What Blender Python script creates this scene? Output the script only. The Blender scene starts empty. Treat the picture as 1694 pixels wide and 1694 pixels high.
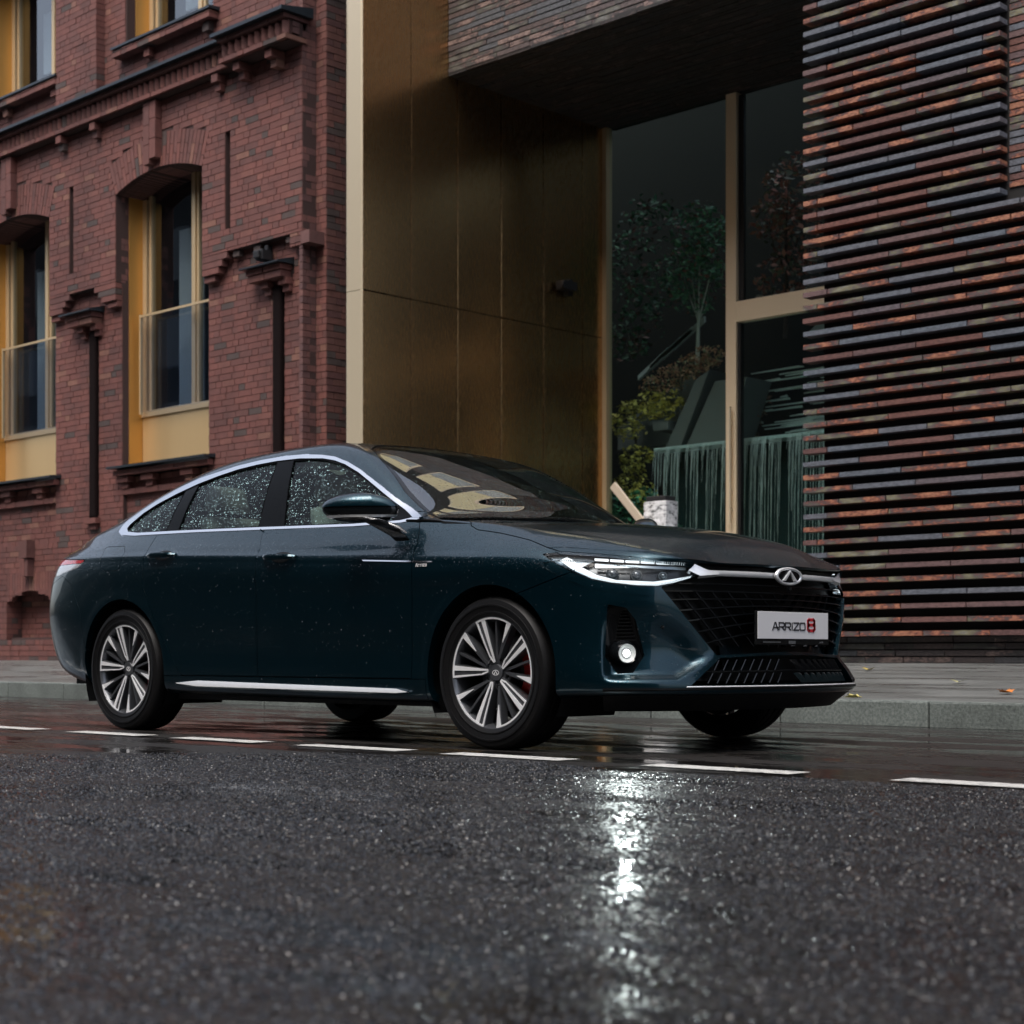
import bpy, bmesh, math, random
import numpy as np
from mathutils import Vector, Matrix

# ---------------------------------------------------------------- camera, sky, sun, exposure
sc = bpy.context.scene
COL = sc.collection
ANG = math.radians(46.0)                       # the road recedes 46 degrees to the left of the view axis
cam_d = bpy.data.cameras.new('camera'); cam = bpy.data.objects.new('camera', cam_d); COL.objects.link(cam)
cam.location = (0, 0, 0.407)
cam.rotation_euler = (math.radians(90), 0, math.radians(134-90))
cam_d.sensor_width = 36; cam_d.lens = 36*2817/1694.; cam_d.shift_y = (1083-847)/1694.
cam_d.clip_start = 0.05; cam_d.clip_end = 400
cam_d.dof.use_dof = True; cam_d.dof.focus_distance = 7.6; cam_d.dof.aperture_fstop = 4.8
sc.camera = cam
sc.render.resolution_x = 1024; sc.render.resolution_y = 1024
sc.view_settings.view_transform = 'Standard'; sc.view_settings.look = 'None'
sc.view_settings.exposure = 1.2; sc.view_settings.gamma = 1.0
SUN_EL, SUN_AZ = math.radians(62), math.radians(168)    # overcast: a soft broad sun behind the camera
world = bpy.data.worlds.new('World'); sc.world = world; world.use_nodes = True
wn = world.node_tree; wn.nodes.clear()
sky = wn.nodes.new('ShaderNodeTexSky'); sky.sky_type = 'NISHITA'; sky.sun_disc = False
sky.sun_elevation = SUN_EL; sky.sun_rotation = SUN_AZ; sky.air_density = 1.0; sky.dust_density = 5.0; sky.ozone_density = 1.0
bg = wn.nodes.new('ShaderNodeBackground'); bg.inputs['Strength'].default_value = 0.15
hs = wn.nodes.new('ShaderNodeHueSaturation'); hs.inputs['Saturation'].default_value = 0.6
wo = wn.nodes.new('ShaderNodeOutputWorld')
wn.links.new(sky.outputs[0], hs.inputs['Color']); wn.links.new(hs.outputs[0], bg.inputs['Color']); wn.links.new(bg.outputs[0], wo.inputs[0])
sun_d = bpy.data.lights.new('sun', 'SUN'); sun_d.energy = 0.75; sun_d.angle = math.radians(24); sun_d.color = (1, .95, .9)
sun = bpy.data.objects.new('sun', sun_d); COL.objects.link(sun); sun.location = (0, -5, 20)
_sd = Vector((math.sin(SUN_AZ)*math.cos(SUN_EL), math.cos(SUN_AZ)*math.cos(SUN_EL), math.sin(SUN_EL)))
sun.rotation_euler = (-_sd).to_track_quat('-Z', 'Y').to_euler()
try:
    sc.cycles.max_bounces = 8; sc.cycles.glossy_bounces = 4; sc.cycles.transmission_bounces = 6; sc.cycles.transparent_max_bounces = 8
    sc.cycles.sample_clamp_indirect = 6
except Exception: pass

# ---------------------------------------------------------------- helpers
rnd = random.Random(7)
def props(o, label=None, cat=None, group=None, kind=None):
    if label: o['label'] = label
    if cat: o['category'] = cat
    if group: o['group'] = group
    if kind: o['kind'] = kind
    return o
def link(name, me, mat=None, parent=None):
    o = bpy.data.objects.new(name, me); COL.objects.link(o)
    if mat is not None and me is not None and not me.materials: me.materials.append(mat)
    if parent is not None: o.parent = parent
    return o
def empty(name, loc, label, cat, group=None, rz=0):
    o = bpy.data.objects.new(name, None); COL.objects.link(o); o.location = loc; o.rotation_euler = (0, 0, rz)
    o.empty_display_size = .1
    return props(o, label, cat, group)
def mesh(name, V, F, smooth=False, normals=None, tint=None):
    me = bpy.data.meshes.new(name)
    V = np.asarray(V, float)
    if isinstance(F, np.ndarray):
        n = len(F); k = F.shape[1]
        me.vertices.add(len(V)); me.vertices.foreach_set('co', V.ravel())
        me.loops.add(n*k); me.loops.foreach_set('vertex_index', F.ravel().astype(np.int32))
        me.polygons.add(n); me.polygons.foreach_set('loop_start', np.arange(0, n*k, k, dtype=np.int32))
        me.update(calc_edges=True); me.validate()
    else:
        me.from_pydata([tuple(v) for v in V], [], [tuple(f) for f in F]); me.update()
    if smooth or normals is not None:
        me.polygons.foreach_set('use_smooth', [True]*len(me.polygons))
    if normals is not None and len(me.vertices) == len(normals):
        me.normals_split_custom_set_from_vertices([tuple(x) for x in normals])
    if tint is not None:
        a = me.attributes.new('tint', 'FLOAT_COLOR', 'POINT'); t = np.ones((len(V), 4)); t[:, :3] = tint; a.data.foreach_set('color', t.ravel())
    return me
BOXF = [(0, 3, 2, 1), (4, 5, 6, 7), (0, 1, 5, 4), (1, 2, 6, 5), (2, 3, 7, 6), (3, 0, 4, 7)]
class MB:
    """collects simple solids, then links them as one mesh object"""
    def __init__(s): s.V = []; s.F = []; s.T = []
    def add(s, V, F, t=None):
        n = len(s.V); s.V += [tuple(v) for v in V]; s.F += [tuple(i+n for i in f) for f in F]; s.T += [t or (1, 1, 1)]*len(V)
        return s
    def box(s, x0, x1, y0, y1, z0, z1, t=None):
        return s.add([(x0, y0, z0), (x1, y0, z0), (x1, y1, z0), (x0, y1, z0), (x0, y0, z1), (x1, y0, z1), (x1, y1, z1), (x0, y1, z1)], BOXF, t)
    def hull8(s, P, t=None): return s.add(P, BOXF, t)
    def prism(s, poly, axis, a, b, t=None):
        n = len(poly)
        def put(p, d):
            return (d, p[0], p[1]) if axis == 'x' else ((p[0], d, p[1]) if axis == 'y' else (p[0], p[1], d))
        V = [put(p, a) for p in poly]+[put(p, b) for p in poly]
        F = [tuple(range(n))[::-1], tuple(range(n, 2*n))]+[(i, (i+1) % n, n+(i+1) % n, n+i) for i in range(n)]
        return s.add(V, F, t)
    def tube(s, pts, r, k=8, t=None, cap=True):
        pts = [Vector(p) for p in pts]; rr = r if isinstance(r, (list, tuple)) else [r]*len(pts); V = []; up = Vector((0, 0, 1))
        for i, p in enumerate(pts):
            d = (pts[min(i+1, len(pts)-1)]-pts[max(i-1, 0)]).normalized()
            u = up if abs(d.z) < .95 else Vector((1, 0, 0))
            a = d.cross(u).normalized(); b = a.cross(d)
            V += [p+(a*math.cos(2*math.pi*j/k)+b*math.sin(2*math.pi*j/k))*rr[i] for j in range(k)]
        F = []
        for i in range(len(pts)-1):
            F += [(i*k+j, i*k+(j+1) % k, (i+1)*k+(j+1) % k, (i+1)*k+j) for j in range(k)]
        if cap: F += [tuple(range(k))[::-1], tuple(range((len(pts)-1)*k, len(pts)*k))]
        return s.add(V, F, t)
    def lathe(s, prof, c, axis='y', k=48, t=None, closed=False):
        """prof: (radius, offset along axis)"""
        V = []
        for r, h in prof:
            for j in range(k):
                a = 2*math.pi*j/k; p, q = r*math.cos(a), r*math.sin(a)
                V.append((c[0]+p, c[1]+h, c[2]+q) if axis == 'y' else ((c[0]+h, c[1]+p, c[2]+q) if axis == 'x' else (c[0]+p, c[1]+q, c[2]+h)))
        n = len(prof); F = []
        for i in range(n-(0 if closed else 1)):
            i2 = (i+1) % n
            F += [(i*k+j, i*k+(j+1) % k, i2*k+(j+1) % k, i2*k+j) for j in range(k)]
        return s.add(V, F, t)
    def obj(s, name, mat, parent=None, smooth=False, fix=True, tint=False, bevel=0, angle=40):
        me = bpy.data.meshes.new(name); me.from_pydata(s.V, [], s.F); me.update()
        if tint:
            a = me.attributes.new('tint', 'FLOAT_COLOR', 'POINT'); t = np.ones((len(s.V), 4)); t[:, :3] = s.T; a.data.foreach_set('color', t.ravel())
        if fix or bevel:
            bm = bmesh.new(); bm.from_mesh(me)
            if fix: bmesh.ops.recalc_face_normals(bm, faces=bm.faces)
            if bevel:
                es = [e for e in bm.edges if len(e.link_faces) == 2 and e.calc_face_angle(0) > .6]
                bmesh.ops.bevel(bm, geom=es, offset=bevel, segments=2, profile=.6, affect='EDGES', clamp_overlap=True)
            bm.to_mesh(me); bm.free()
        if smooth:
            me.polygons.foreach_set('use_smooth', [True]*len(me.polygons))
            me.set_sharp_from_angle(angle=math.radians(angle))
        me.update()
        return link(name, me, mat, parent)

# ---------------------------------------------------------------- materials
def mat_new(name):
    m = bpy.data.materials.new(name); m.use_nodes = True
    nt = m.node_tree; b = nt.nodes['Principled BSDF']; return m, nt, b
def setp(b, **k):
    for a, v in k.items():
        a = a.replace('_', ' ')
        b.inputs[a].default_value = v
def simple(name, col, rough=.5, metal=0., **k):
    m, nt, b = mat_new(name); setp(b, Base_Color=(*col, 1), Roughness=rough, Metallic=metal, **k); return m
def N(nt, t, **k):
    n = nt.nodes.new(t)
    for a, v in k.items():
        if a.startswith('i_'):
            key = a[2:]
            n.inputs[int(key) if key.isdigit() else key.replace('_', ' ')].default_value = v
        else: setattr(n, a, v)
    return n
def noise(nt, vec, scale, detail=4, rough=.5, dim='3D'):
    n = N(nt, 'ShaderNodeTexNoise'); n.inputs['Scale'].default_value = scale; n.inputs['Detail'].default_value = detail; n.inputs['Roughness'].default_value = rough
    if vec is not None: nt.links.new(vec, n.inputs['Vector'])
    return n
def ramp(nt, fac, stops):
    r = N(nt, 'ShaderNodeValToRGB'); e = r.color_ramp.elements
    while len(e) < len(stops): e.new(.5)
    for el, (p, c) in zip(e, stops): el.position = p; el.color = (*c, 1) if len(c) == 3 else c
    nt.links.new(fac, r.inputs[0]); return r
def gpos(nt, scale=None):
    g = N(nt, 'ShaderNodeNewGeometry')
    if scale is None: return g.outputs['Position']
    m = N(nt, 'ShaderNodeMapping'); m.inputs['Scale'].default_value = scale; nt.links.new(g.outputs['Position'], m.inputs['Vector']); return m.outputs[0]
def bump(nt, h, strength, dist, normal=None):
    b = N(nt, 'ShaderNodeBump'); b.inputs['Strength'].default_value = strength; b.inputs['Distance'].default_value = dist
    nt.links.new(h, b.inputs['Height'])
    if normal is not None: nt.links.new(normal, b.inputs['Normal'])
    return b
def math_(nt, op, a, b=None, clamp=False):
    n = N(nt, 'ShaderNodeMath', operation=op); n.use_clamp = clamp
    for i, v in enumerate((a, b)):
        if v is None: continue
        if isinstance(v, (int, float)): n.inputs[i].default_value = v
        else: nt.links.new(v, n.inputs[i])
    return n.outputs[0]
def mixc(nt, fac, a, b, mode='MIX'):
    n = N(nt, 'ShaderNodeMix', data_type='RGBA', blend_type=mode)
    for s_, v in ((n.inputs[0], fac), (n.inputs[6], a), (n.inputs[7], b)):
        if isinstance(v, (int, float)): s_.default_value = v
        elif isinstance(v, tuple): s_.default_value = (*v, 1) if len(v) == 3 else v
        else: nt.links.new(v, s_)
    return n.outputs[2]

def brick_mat(name, lo=.75, hi=1.25, rough=.75, sc1=9, mott=.5, bmp=.35):
    """clay brick: colour comes from the 'tint' attribute of each brick, mottled"""
    m, nt, b = mat_new(name); L = nt.links.new
    at = N(nt, 'ShaderNodeAttribute', attribute_name='tint'); pos = gpos(nt)
    n1 = noise(nt, pos, sc1, 5, .65); n2 = noise(nt, pos, 70, 3, .6)
    r = ramp(nt, n1.outputs[0], [(.3, (lo,)*3), (.7, (hi,)*3)])
    c = mixc(nt, 1., at.outputs['Color'], r.outputs[0], 'MULTIPLY')
    r2 = ramp(nt, n2.outputs[0], [(.35, (.8,)*3), (.65, (1.12,)*3)])
    c = mixc(nt, mott, c, mixc(nt, 1., c, r2.outputs[0], 'MULTIPLY'))
    n3 = noise(nt, gpos(nt, (1, 1, .45)), .9, 5, .65); c = mixc(nt, 1., c, ramp(nt, n3.outputs[0], [(.32, (.70, .70, .72)), (.52, (1, 1, 1)), (.72, (1.12, 1.1, 1.08))]).outputs[0], 'MULTIPLY')
    L(c, b.inputs['Base Color']); setp(b, Roughness=rough)
    bb = bump(nt, n2.outputs[0], bmp, .004); L(bb.outputs[0], b.inputs['Normal'])
    return m
M = {}
M['brick'] = brick_mat('red_brick', .82, 1.18)
M['mortar'] = simple('dark_mortar', (.045, .024, .022), .95)
# ---------------------------------------------------------------- ground levels
Z_PAV0, Z_PAV1 = 0.145, 0.33         # pavement at the kerb / at the walls
Y_KERB, Y_WALL, Y_SLAT, Y_GLASS = 8.45, 12.2, 13.45, 16.17
CA, SA = math.cos(ANG), math.sin(ANG)
def project(x, y, z):
    X = x*SA+y*CA; Z = -x*CA+y*SA
    return (847+2817*X/Z, 1083-2817*(z-.407)/Z, Z) if Z > .1 else (9e9, 9e9, Z)

# ---------------------------------------------------------------- brick layer
PAL = [(.158, .068, .062)]*5+[(.142, .064, .059)]*4+[(.172, .074, .066)]*4+[(.150, .070, .066)]*3+[(.125, .060, .057)]*2+[(.185, .085, .074)]+[(.075, .062, .062)]*1+[(.21, .115, .092)]
PAL = [tuple(v*k for v, k in zip(c, (.80, .66, .60))) for c in PAL]
class Bricks:
    """collects bricks; the 300 that show largest become parts of their own, the rest one joined part"""
    def __init__(s): s.items = []
    def put(s, P8, t, key=None, front=True): s.items.append((P8, t, key, front))
    def box(s, x0, x1, y0, y1, z0, z1, t=None, front=True):
        t = t or rnd.choice(PAL)
        P = [(x0, y0, z0), (x1, y0, z0), (x1, y1, z0), (x0, y1, z0), (x0, y0, z1), (x1, y0, z1), (x1, y1, z1), (x0, y1, z1)]
        s.put(P, t, (round(x1-x0, 3), round(y1-y0, 3), round(z1-z0, 3)), front)
    def finish(s, parent, mat, name='brick', rest='brick_courses', limit=300, ok=lambda px, py: True):
        scored = []
        for i, (P, t, key, fr) in enumerate(s.items):
            c = [sum(p[k] for p in P)/8 for k in range(3)]
            px, py, d = project(*c)
            vis = fr and -10 < px < 1704 and -10 < py < 1110 and ok(px, py)
            w = max(p[0] for p in P)-min(p[0] for p in P); h = max(p[2] for p in P)-min(p[2] for p in P)
            scored.append((-(min(w, .4)*h/d**2) if vis else 1, i))
        scored.sort(); solo = {i for v, i in scored[:limit] if v < 0}
        mb = MB(); cache = {}
        for i, (P, t, key, fr) in enumerate(s.items):
            if i in solo:
                o0 = Vector(P[0])
                k = (key, t) if key else None
                me = cache.get(k) if k else None
                if me is None:
                    q = MB().add([Vector(p)-o0 for p in P], BOXF, t)
                    o = q.obj(name, mat, parent, tint=True); me = o.data
                    if k: cache[k] = me
                else: o = link(name, me, None, parent)
                o.location = o0
            else: mb.add(P, BOXF, t)
        if mb.V:
            o = mb.obj(rest, mat, parent, tint=True, fix=False); props(o, kind='stuff')
            # orientation consistent by construction
CO = .077
def course_bricks(B, x0, x1, z0, z1, y, depth=.08, holes=None, seed=0, axis='x', course=CO, lens=(.25, .12), joint=.007, jit=.003, pal=None, phase=0., front=True):
    """courses of bricks on a plane. axis 'x': face looks to -y at y; axis 'y': face looks to +x at x=y, running x0..x1 along y"""
    r = random.Random(seed); pal = pal or PAL
    n0 = int(math.floor(z0/course)); n1 = int(math.ceil(z1/course))
    for n in range(n0, n1):
        a, b = max(n*course, z0), min((n+1)*course, z1)
        if b-a < .02: continue
        zm = (a+b)/2
        iv = [(x0, x1)]
        for h in (holes(zm) if holes else []):
            nv = []
            for p, q in iv:
                if h[1] <= p or h[0] >= q: nv.append((p, q)); continue
                if h[0] > p: nv.append((p, h[0]))
                if h[1] < q: nv.append((h[1], q))
            iv = nv
        for p, q in iv:
            if q-p < .02: continue
            u = p
            first = lens[0]*(.5 if n % 2 else 1)
            k = 0
            while u < q-.001:
                l = first if k == 0 else (lens[0] if r.random() < .62 else lens[1])
                l = l if k else l*(.75+.5*((n*37) % 5)/5)
                k += 1
                v = min(u+l, q)
                if q-v < .05: v = q
                j = joint/2; dy = r.uniform(-jit, jit); t = r.choice(pal)
                if axis == 'x': B.box(u+j, v-j, y+dy, y+depth, a+j, b-j, t, front)
                else: B.box(y-depth, y+dy, u+j, v-j, a+j, b-j, t, front)
                u = v

# ---------------------------------------------------------------- materials of the buildings
def brushed_gold(name, col, rough, met=1.0, sc_=(.6, .6, 9)):
    m, nt, b = mat_new(name); L = nt.links.new
    n = noise(nt, gpos(nt, (1.2, 1.2, .25)), 2.2, 4, .6); n2 = noise(nt, gpos(nt, (60, 60, 3)), 3, 3, .6)
    c = mixc(nt, n.outputs[0], tuple(x*.94 for x in col), tuple(min(1, x*1.05) for x in col)); L(c, b.inputs['Base Color'])
    r = N(nt, 'ShaderNodeMapRange'); r.inputs['To Min'].default_value = rough*.95; r.inputs['To Max'].default_value = rough*1.06
    L(n2.outputs[0], r.inputs['Value']); L(r.outputs[0], b.inputs['Roughness']); setp(b, Metallic=met); return m
M['gold_wall'] = brushed_gold('bronze_panel', (.56, .345, .165), .27, 1.)
M['gold_edge'] = simple('pale_gold_trim', (.62, .53, .38), .35, .5)
M['gold_frame'] = simple('gold_frame', (.60, .46, .28), .4, .5)
M['gold_jamb'] = simple('orange_gold_jamb', (.62, .33, .09), .38, .7)
M['gold_panel'] = brushed_gold('gold_panel', (.76, .54, .28), .3, .6)
M['beige_frame'] = simple('beige_frame', (.74, .62, .44), .45, .2)
M['flash'] = simple('blue_black_flashing', (.035, .045, .055), .3, .5)
M['black'] = simple('black_plastic', (.012, .012, .013), .45)
M['slot'] = simple('maroon_pipe', (.006, .003, .003), .9, Specular_IOR_Level=.1)
def glass_mat(name, col, rough=.02, alpha_glass=.35, ior=1.5):
    """dark window pane: mirror-like coat over partly clear glass"""
    m, nt, b = mat_new(name); L = nt.links.new; out = nt.nodes['Material Output']
    tr = N(nt, 'ShaderNodeBsdfTransparent'); tr.inputs[0].default_value = (*col, 1)
    gl = N(nt, 'ShaderNodeBsdfGlossy'); gl.inputs['Roughness'].default_value = rough; gl.inputs['Color'].default_value = (.9, .95, 1, 1)
    fr = N(nt, 'ShaderNodeFresnel'); fr.inputs['IOR'].default_value = ior
    w = noise(nt, gpos(nt), 1.3, 2, .5); bb = bump(nt, w.outputs[0], .015, .02); L(bb.outputs[0], gl.inputs['Normal'])
    f = math_(nt, 'MULTIPLY_ADD', fr.outputs[0], 1.0); nt.nodes[-1].inputs[2].default_value = alpha_glass; gg = N(nt, 'ShaderNodeNewGeometry'); f = math_(nt, 'MULTIPLY', f, math_(nt, 'SUBTRACT', 1., gg.outputs['Backfacing']))
    ms = N(nt, 'ShaderNodeMixShader'); L(f, ms.inputs[0]); L(tr.outputs[0], ms.inputs[1]); L(gl.outputs[0], ms.inputs[2]); L(ms.outputs[0], out.inputs[0]); return m
M['pane'] = glass_mat('window_glass', (.76, .81, .84), .02, .08)
M['rail_glass'] = glass_mat('balustrade_glass', (.86, .89, .95), .03, .03)
M['room'] = simple('dark_room', (.05, .07, .09), .9)
M['curtain'] = simple('curtain_cloth', (.34, .36, .36), .9)

# ---------------------------------------------------------------- red brick building
bb_root = empty('brick_building', (-18, 12.2, .33), 'old red brick building with arched gold-framed windows and dark cornice, left of the bronze wall', 'building')
INV = Matrix.Translation((18, -12.2, -.33))
B = Bricks()
WP = 3.48                                   # window pitch
WX = [-17.928-WP*k for k in range(3)]       # window centres
WA, ZSP, RISE = .937, 6.31, .17; WR = (WA*WA+RISE*RISE)/(2*RISE); WZC = ZSP+RISE-WR
def arch_half(z, R=WR, zc=WZC): return math.sqrt(max(R*R-(z-zc)**2, 0)) if z > zc else 0
TH = math.asin(WA/WR)
def holes_main(z):
    h = []
    for xc in WX:
        if z < ZSP: h.append((xc-WA, xc+WA))
        elif z < WZC+WR+.43:
            # opening plus voussoir fan
            if z > WZC+(WR)*math.cos(TH): 
                e = min((z-WZC)*math.tan(TH), arch_half(z, WR+.43)); h.append((xc-e, xc+e))
        if 6.50 < z < 7.3: h.append((xc-.05-.135, xc-.05+.135))   # strip above the arch
        if 5.50 < z < 6.66: h.append((xc+1.40, xc+1.50) if xc > -18 else (xc+1.44, xc+1.54))
    return h
XL, XR = -26.0, -15.08
course_bricks(B, XL, XR, 5.20, 7.30, Y_WALL, holes=holes_main, seed=1)
# lower piers stand back 0.1
def holes_low(z):
    h = []
    for xc in WX:
        if 2.83 < z: h.append((xc-WA, xc+WA))
        elif z > 2.70: h.append((xc-WA, xc+WA))
        elif z > 1.9: h.append((xc-WA+.02, xc+WA))                # apron, set back
    h.append((-15.705, -15.525))if z > .9 and z < 4.66 else None
    for s in (-19.50, -19.50-WP): 
        if 2.2 < z < 4.66: h.append((s-.09, s+.09))
    for xn in (-21.14, -21.14-WP, -17.66):
        if .65 < z < 1.30+.0:
            a = .625
            rr = .16; R = (a*a+rr*rr)/(2*rr); zc = 1.13+rr-R
            if z < 1.13: h.append((xn-a, xn+a))
            elif z < zc+R: e = math.sqrt(R*R-(z-zc)**2); h.append((xn-e, xn+e))
        if 1.29 < z < 1.55: h.append((xn-.62, xn+.62))
    return h
YL = Y_WALL+.10
course_bricks(B, XL, XR, .30, 5.20, YL, holes=holes_low, seed=2)
for xc in WX:                                                     # aprons, panels below the sills
    course_bricks(B, xc-WA+.02, xc+WA, 1.9, 2.70, YL+.06, seed=3)
    course_bricks(B, xc-WA-.06, xc+WA+.12, 2.70, 2.79, YL-.10, seed=4, lens=(.25, .25))
    course_bricks(B, xc-WA+.02, xc+WA, 2.46, 2.54, YL+.0, seed=4, lens=(.25, .25))
    for bx in (xc-.30, xc+.55, xc-.85): B.box(bx-.13, bx+.13, YL-.06, YL+.06, 2.62, 2.69); B.box(bx-.07, bx+.07, YL-.02, YL+.06, 2.545, 2.61)
for xn in (-21.14, -17.66, -21.14-WP):                                       # basement niches and the stone above
    course_bricks(B, xn-.63, xn+.63, .60, 1.35, YL+.24, seed=5)
    course_bricks(B, YL, YL+.24, .65, 1.22, xn-.63, axis='y', depth=.06, seed=6, lens=(.12, .12))
    n = 17
    for i in range(n):                                            # soldier arch over the niche
        a = (i+.5)/n*2-1; x = xn+a*.62; z0 = 1.29-.16*a*a+.004; z1 = 1.55
        w = .62/n-.004
        B.put([(x-w, YL, z0), (x+w, YL, z0), (x+w, YL+.08, z0), (x-w, YL+.08, z0), (x-w, YL, z1), (x+w, YL, z1), (x+w, YL+.08, z1), (x-w, YL+.08, z1)], rnd.choice(PAL))
    for k, (zz, w) in enumerate([(1.49, .10), (1.74, .13)]):
        B.box(xn-w, xn+.02, YL-.10, YL, zz, zz+.24); B.box(xn+.03, xn+w, YL-.10-.03*k, YL, zz, zz+.24, PAL[16])
# stepped corbels at the pier sides
for xc in WX:
    for (x0, x1, s) in ((xc+WA, 0, 1), (xc-WA-.0, 0, -1)):
        for k, (w, z) in enumerate([(.50, 5.123), (.40, 5.046), (.33, 4.969), (.22, 4.892)]):
            if w > .24: B.box(x0+.004 if s > 0 else x0-w, x0+w if s > 0 else x0-.004, Y_WALL+.0, YL, z+.004, z+.072)
            else: B.box(x0+.004 if s > 0 else x0-w, x0+w if s > 0 else x0-.004, Y_WALL+.03, YL, z+.004, z+.072)
for x in (-16.35, -15.95, -15.35): B.box(x-.06, x+.06, Y_WALL+.03, YL, 5.123, 5.195, PAL[19])
course_bricks(B, -15.30, XR, 5.046, 5.20, Y_WALL, seed=8)
# box heads over the slots
for xs in (-15.70, -19.63, -23.11):
    B.box(xs-.30, xs-.005, YL-.16, YL, 4.735, 4.81); B.box(xs+.005, xs+.30, YL-.16, YL, 4.735, 4.81); B.box(xs-.32, xs-.01, YL-.18, YL, 4.815, 4.875); B.box(xs+.01, xs+.32, YL-.18, YL, 4.815, 4.875)
    for s in (-1, 1):
        xo = xs+s*.17+(.085 if xs > -16 else .08)
        B.box(xo-.075, xo+.075, YL-.10, YL, 4.655, 4.73); B.box(xo-.05, xo+.07, YL-.05, YL, 4.578, 4.65)
for xs in (-19.50,): B.box(xs-.16, xs+.13, YL-.08, YL, 2.13, 2.20); B.box(xs-.08, xs+.08, YL-.04, YL, 2.055, 2.125)
# voussoirs
for xc in WX:
    n = 27
    for i in range(n):
        a0 = -TH+2*TH*i/n; a1 = -TH+2*TH*(i+1)/n; am = (a0+a1)/2
        if abs(WR*math.sin(am)+.05) < .14 : zcut = True
        g = .0016
        cuts = [0, .25, .42] if i % 2 else [0, .13, .42]
        for c0, c1 in zip(cuts, cuts[1:]):
            r0, r1 = WR+c0+.004, WR+c1-.004; P = []
            for (a, r) in ((a0+g, r0), (a1-g, r0), (a1-g, r1), (a0+g, r1)): P.append((xc+r*math.sin(a), WZC+r*math.cos(a)))
            if c0 > 0 and abs(P[0][0]-xc+.05) < .12: continue
            yy = Y_WALL+rnd.uniform(-.003, .002)
            B.put([(P[0][0], yy, P[0][1]), (P[1][0], yy, P[1][1]), (P[1][0], yy+.08, P[1][1]), (P[0][0], yy+.08, P[0][1]), (P[3][0], yy, P[3][1]), (P[2][0], yy, P[2][1]), (P[2][0], yy+.08, P[2][1]), (P[3][0], yy+.08, P[3][1])], rnd.choice(PAL))
    # projecting strip above the arch: upright bricks in two columns
    for k, (u0, u1) in enumerate(((-.135, -.0), (0., .135))):
        z = 6.52+.06*k
        while z < 7.29:
            z1 = min(z+.245, 7.295); B.box(xc-.05+u0+.004, xc-.05+u1-.004, Y_WALL-.09, Y_WALL+.06, z+.004, z1-.004); z = z1
    # jamb to the left and soffit of the arch
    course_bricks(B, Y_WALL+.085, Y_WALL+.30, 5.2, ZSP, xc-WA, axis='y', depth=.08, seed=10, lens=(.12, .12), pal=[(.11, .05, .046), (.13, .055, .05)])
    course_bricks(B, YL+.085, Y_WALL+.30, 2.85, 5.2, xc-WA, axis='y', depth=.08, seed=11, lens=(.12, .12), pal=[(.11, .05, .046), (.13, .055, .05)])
    for i in range(24):
        a0 = -TH+2*TH*i/24; a1 = -TH+2*TH*(i+1)/24
        P = [(xc+r*math.sin(a), WZC+r*math.cos(a)) for a, r in ((a0+.001, WR), (a1-.001, WR), (a1-.001, WR+.06), (a0+.001, WR+.06))]
        for y0, y1 in ((Y_WALL+.085, Y_WALL+.19), (Y_WALL+.20, Y_WALL+.62)):
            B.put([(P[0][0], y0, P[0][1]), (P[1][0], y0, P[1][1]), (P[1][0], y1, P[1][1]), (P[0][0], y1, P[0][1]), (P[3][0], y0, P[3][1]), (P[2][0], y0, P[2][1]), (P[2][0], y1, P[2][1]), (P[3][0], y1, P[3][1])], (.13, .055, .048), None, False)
# cornice: band, sawtooth course, top courses, brackets
def cornice(x0, x1, p, seed):
    course_bricks(B, x0, x1, 7.302, 7.372, Y_WALL-p, depth=p+.05, seed=seed, lens=(.25, .12))
    n = int((x1-x0)/.118)
    for i in range(n):
        x = x0+(i+.5)*(x1-x0)/n; w = .052; y = Y_WALL-p
        P = [(x-w, y+.055), (x, y), (x+w, y+.055), (x, y+.14)]
        V = [(P[0][0], P[0][1]), (P[1][0], P[1][1]), (P[2][0], P[2][1]), (P[3][0], P[3][1])]
        t = rnd.choice(PAL)
        B.put([(a, b, 7.382) for a, b in V]+[(a, b, 7.525) for a, b in V], t)
    course_bricks(B, x0, x1, 7.385, 7.53, Y_WALL-p+.10, depth=.1, seed=seed+1, pal=[(.09, .04, .037)], lens=(.5, .5))
    course_bricks(B, x0, x1, 7.535, 7.595, Y_WALL-p-.03, depth=p+.1, seed=seed+2, pal=[(.11, .048, .045), (.13, .055, .05)])
cornice(XL, -16.30, .14, 20); cornice(-16.30, XR+.03, .26, 30)
for xb in (-16.05, -15.45, -16.58, -19.23, -20.05, -22.7, -23.5):
    p = .2 if xb > -16.3 else .12
    B.box(xb-.06, xb+.06, Y_WALL-p, Y_WALL, 7.205, 7.295); B.box(xb-.05, xb+.055, Y_WALL-p*.6, Y_WALL, 7.11, 7.20)
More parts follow.
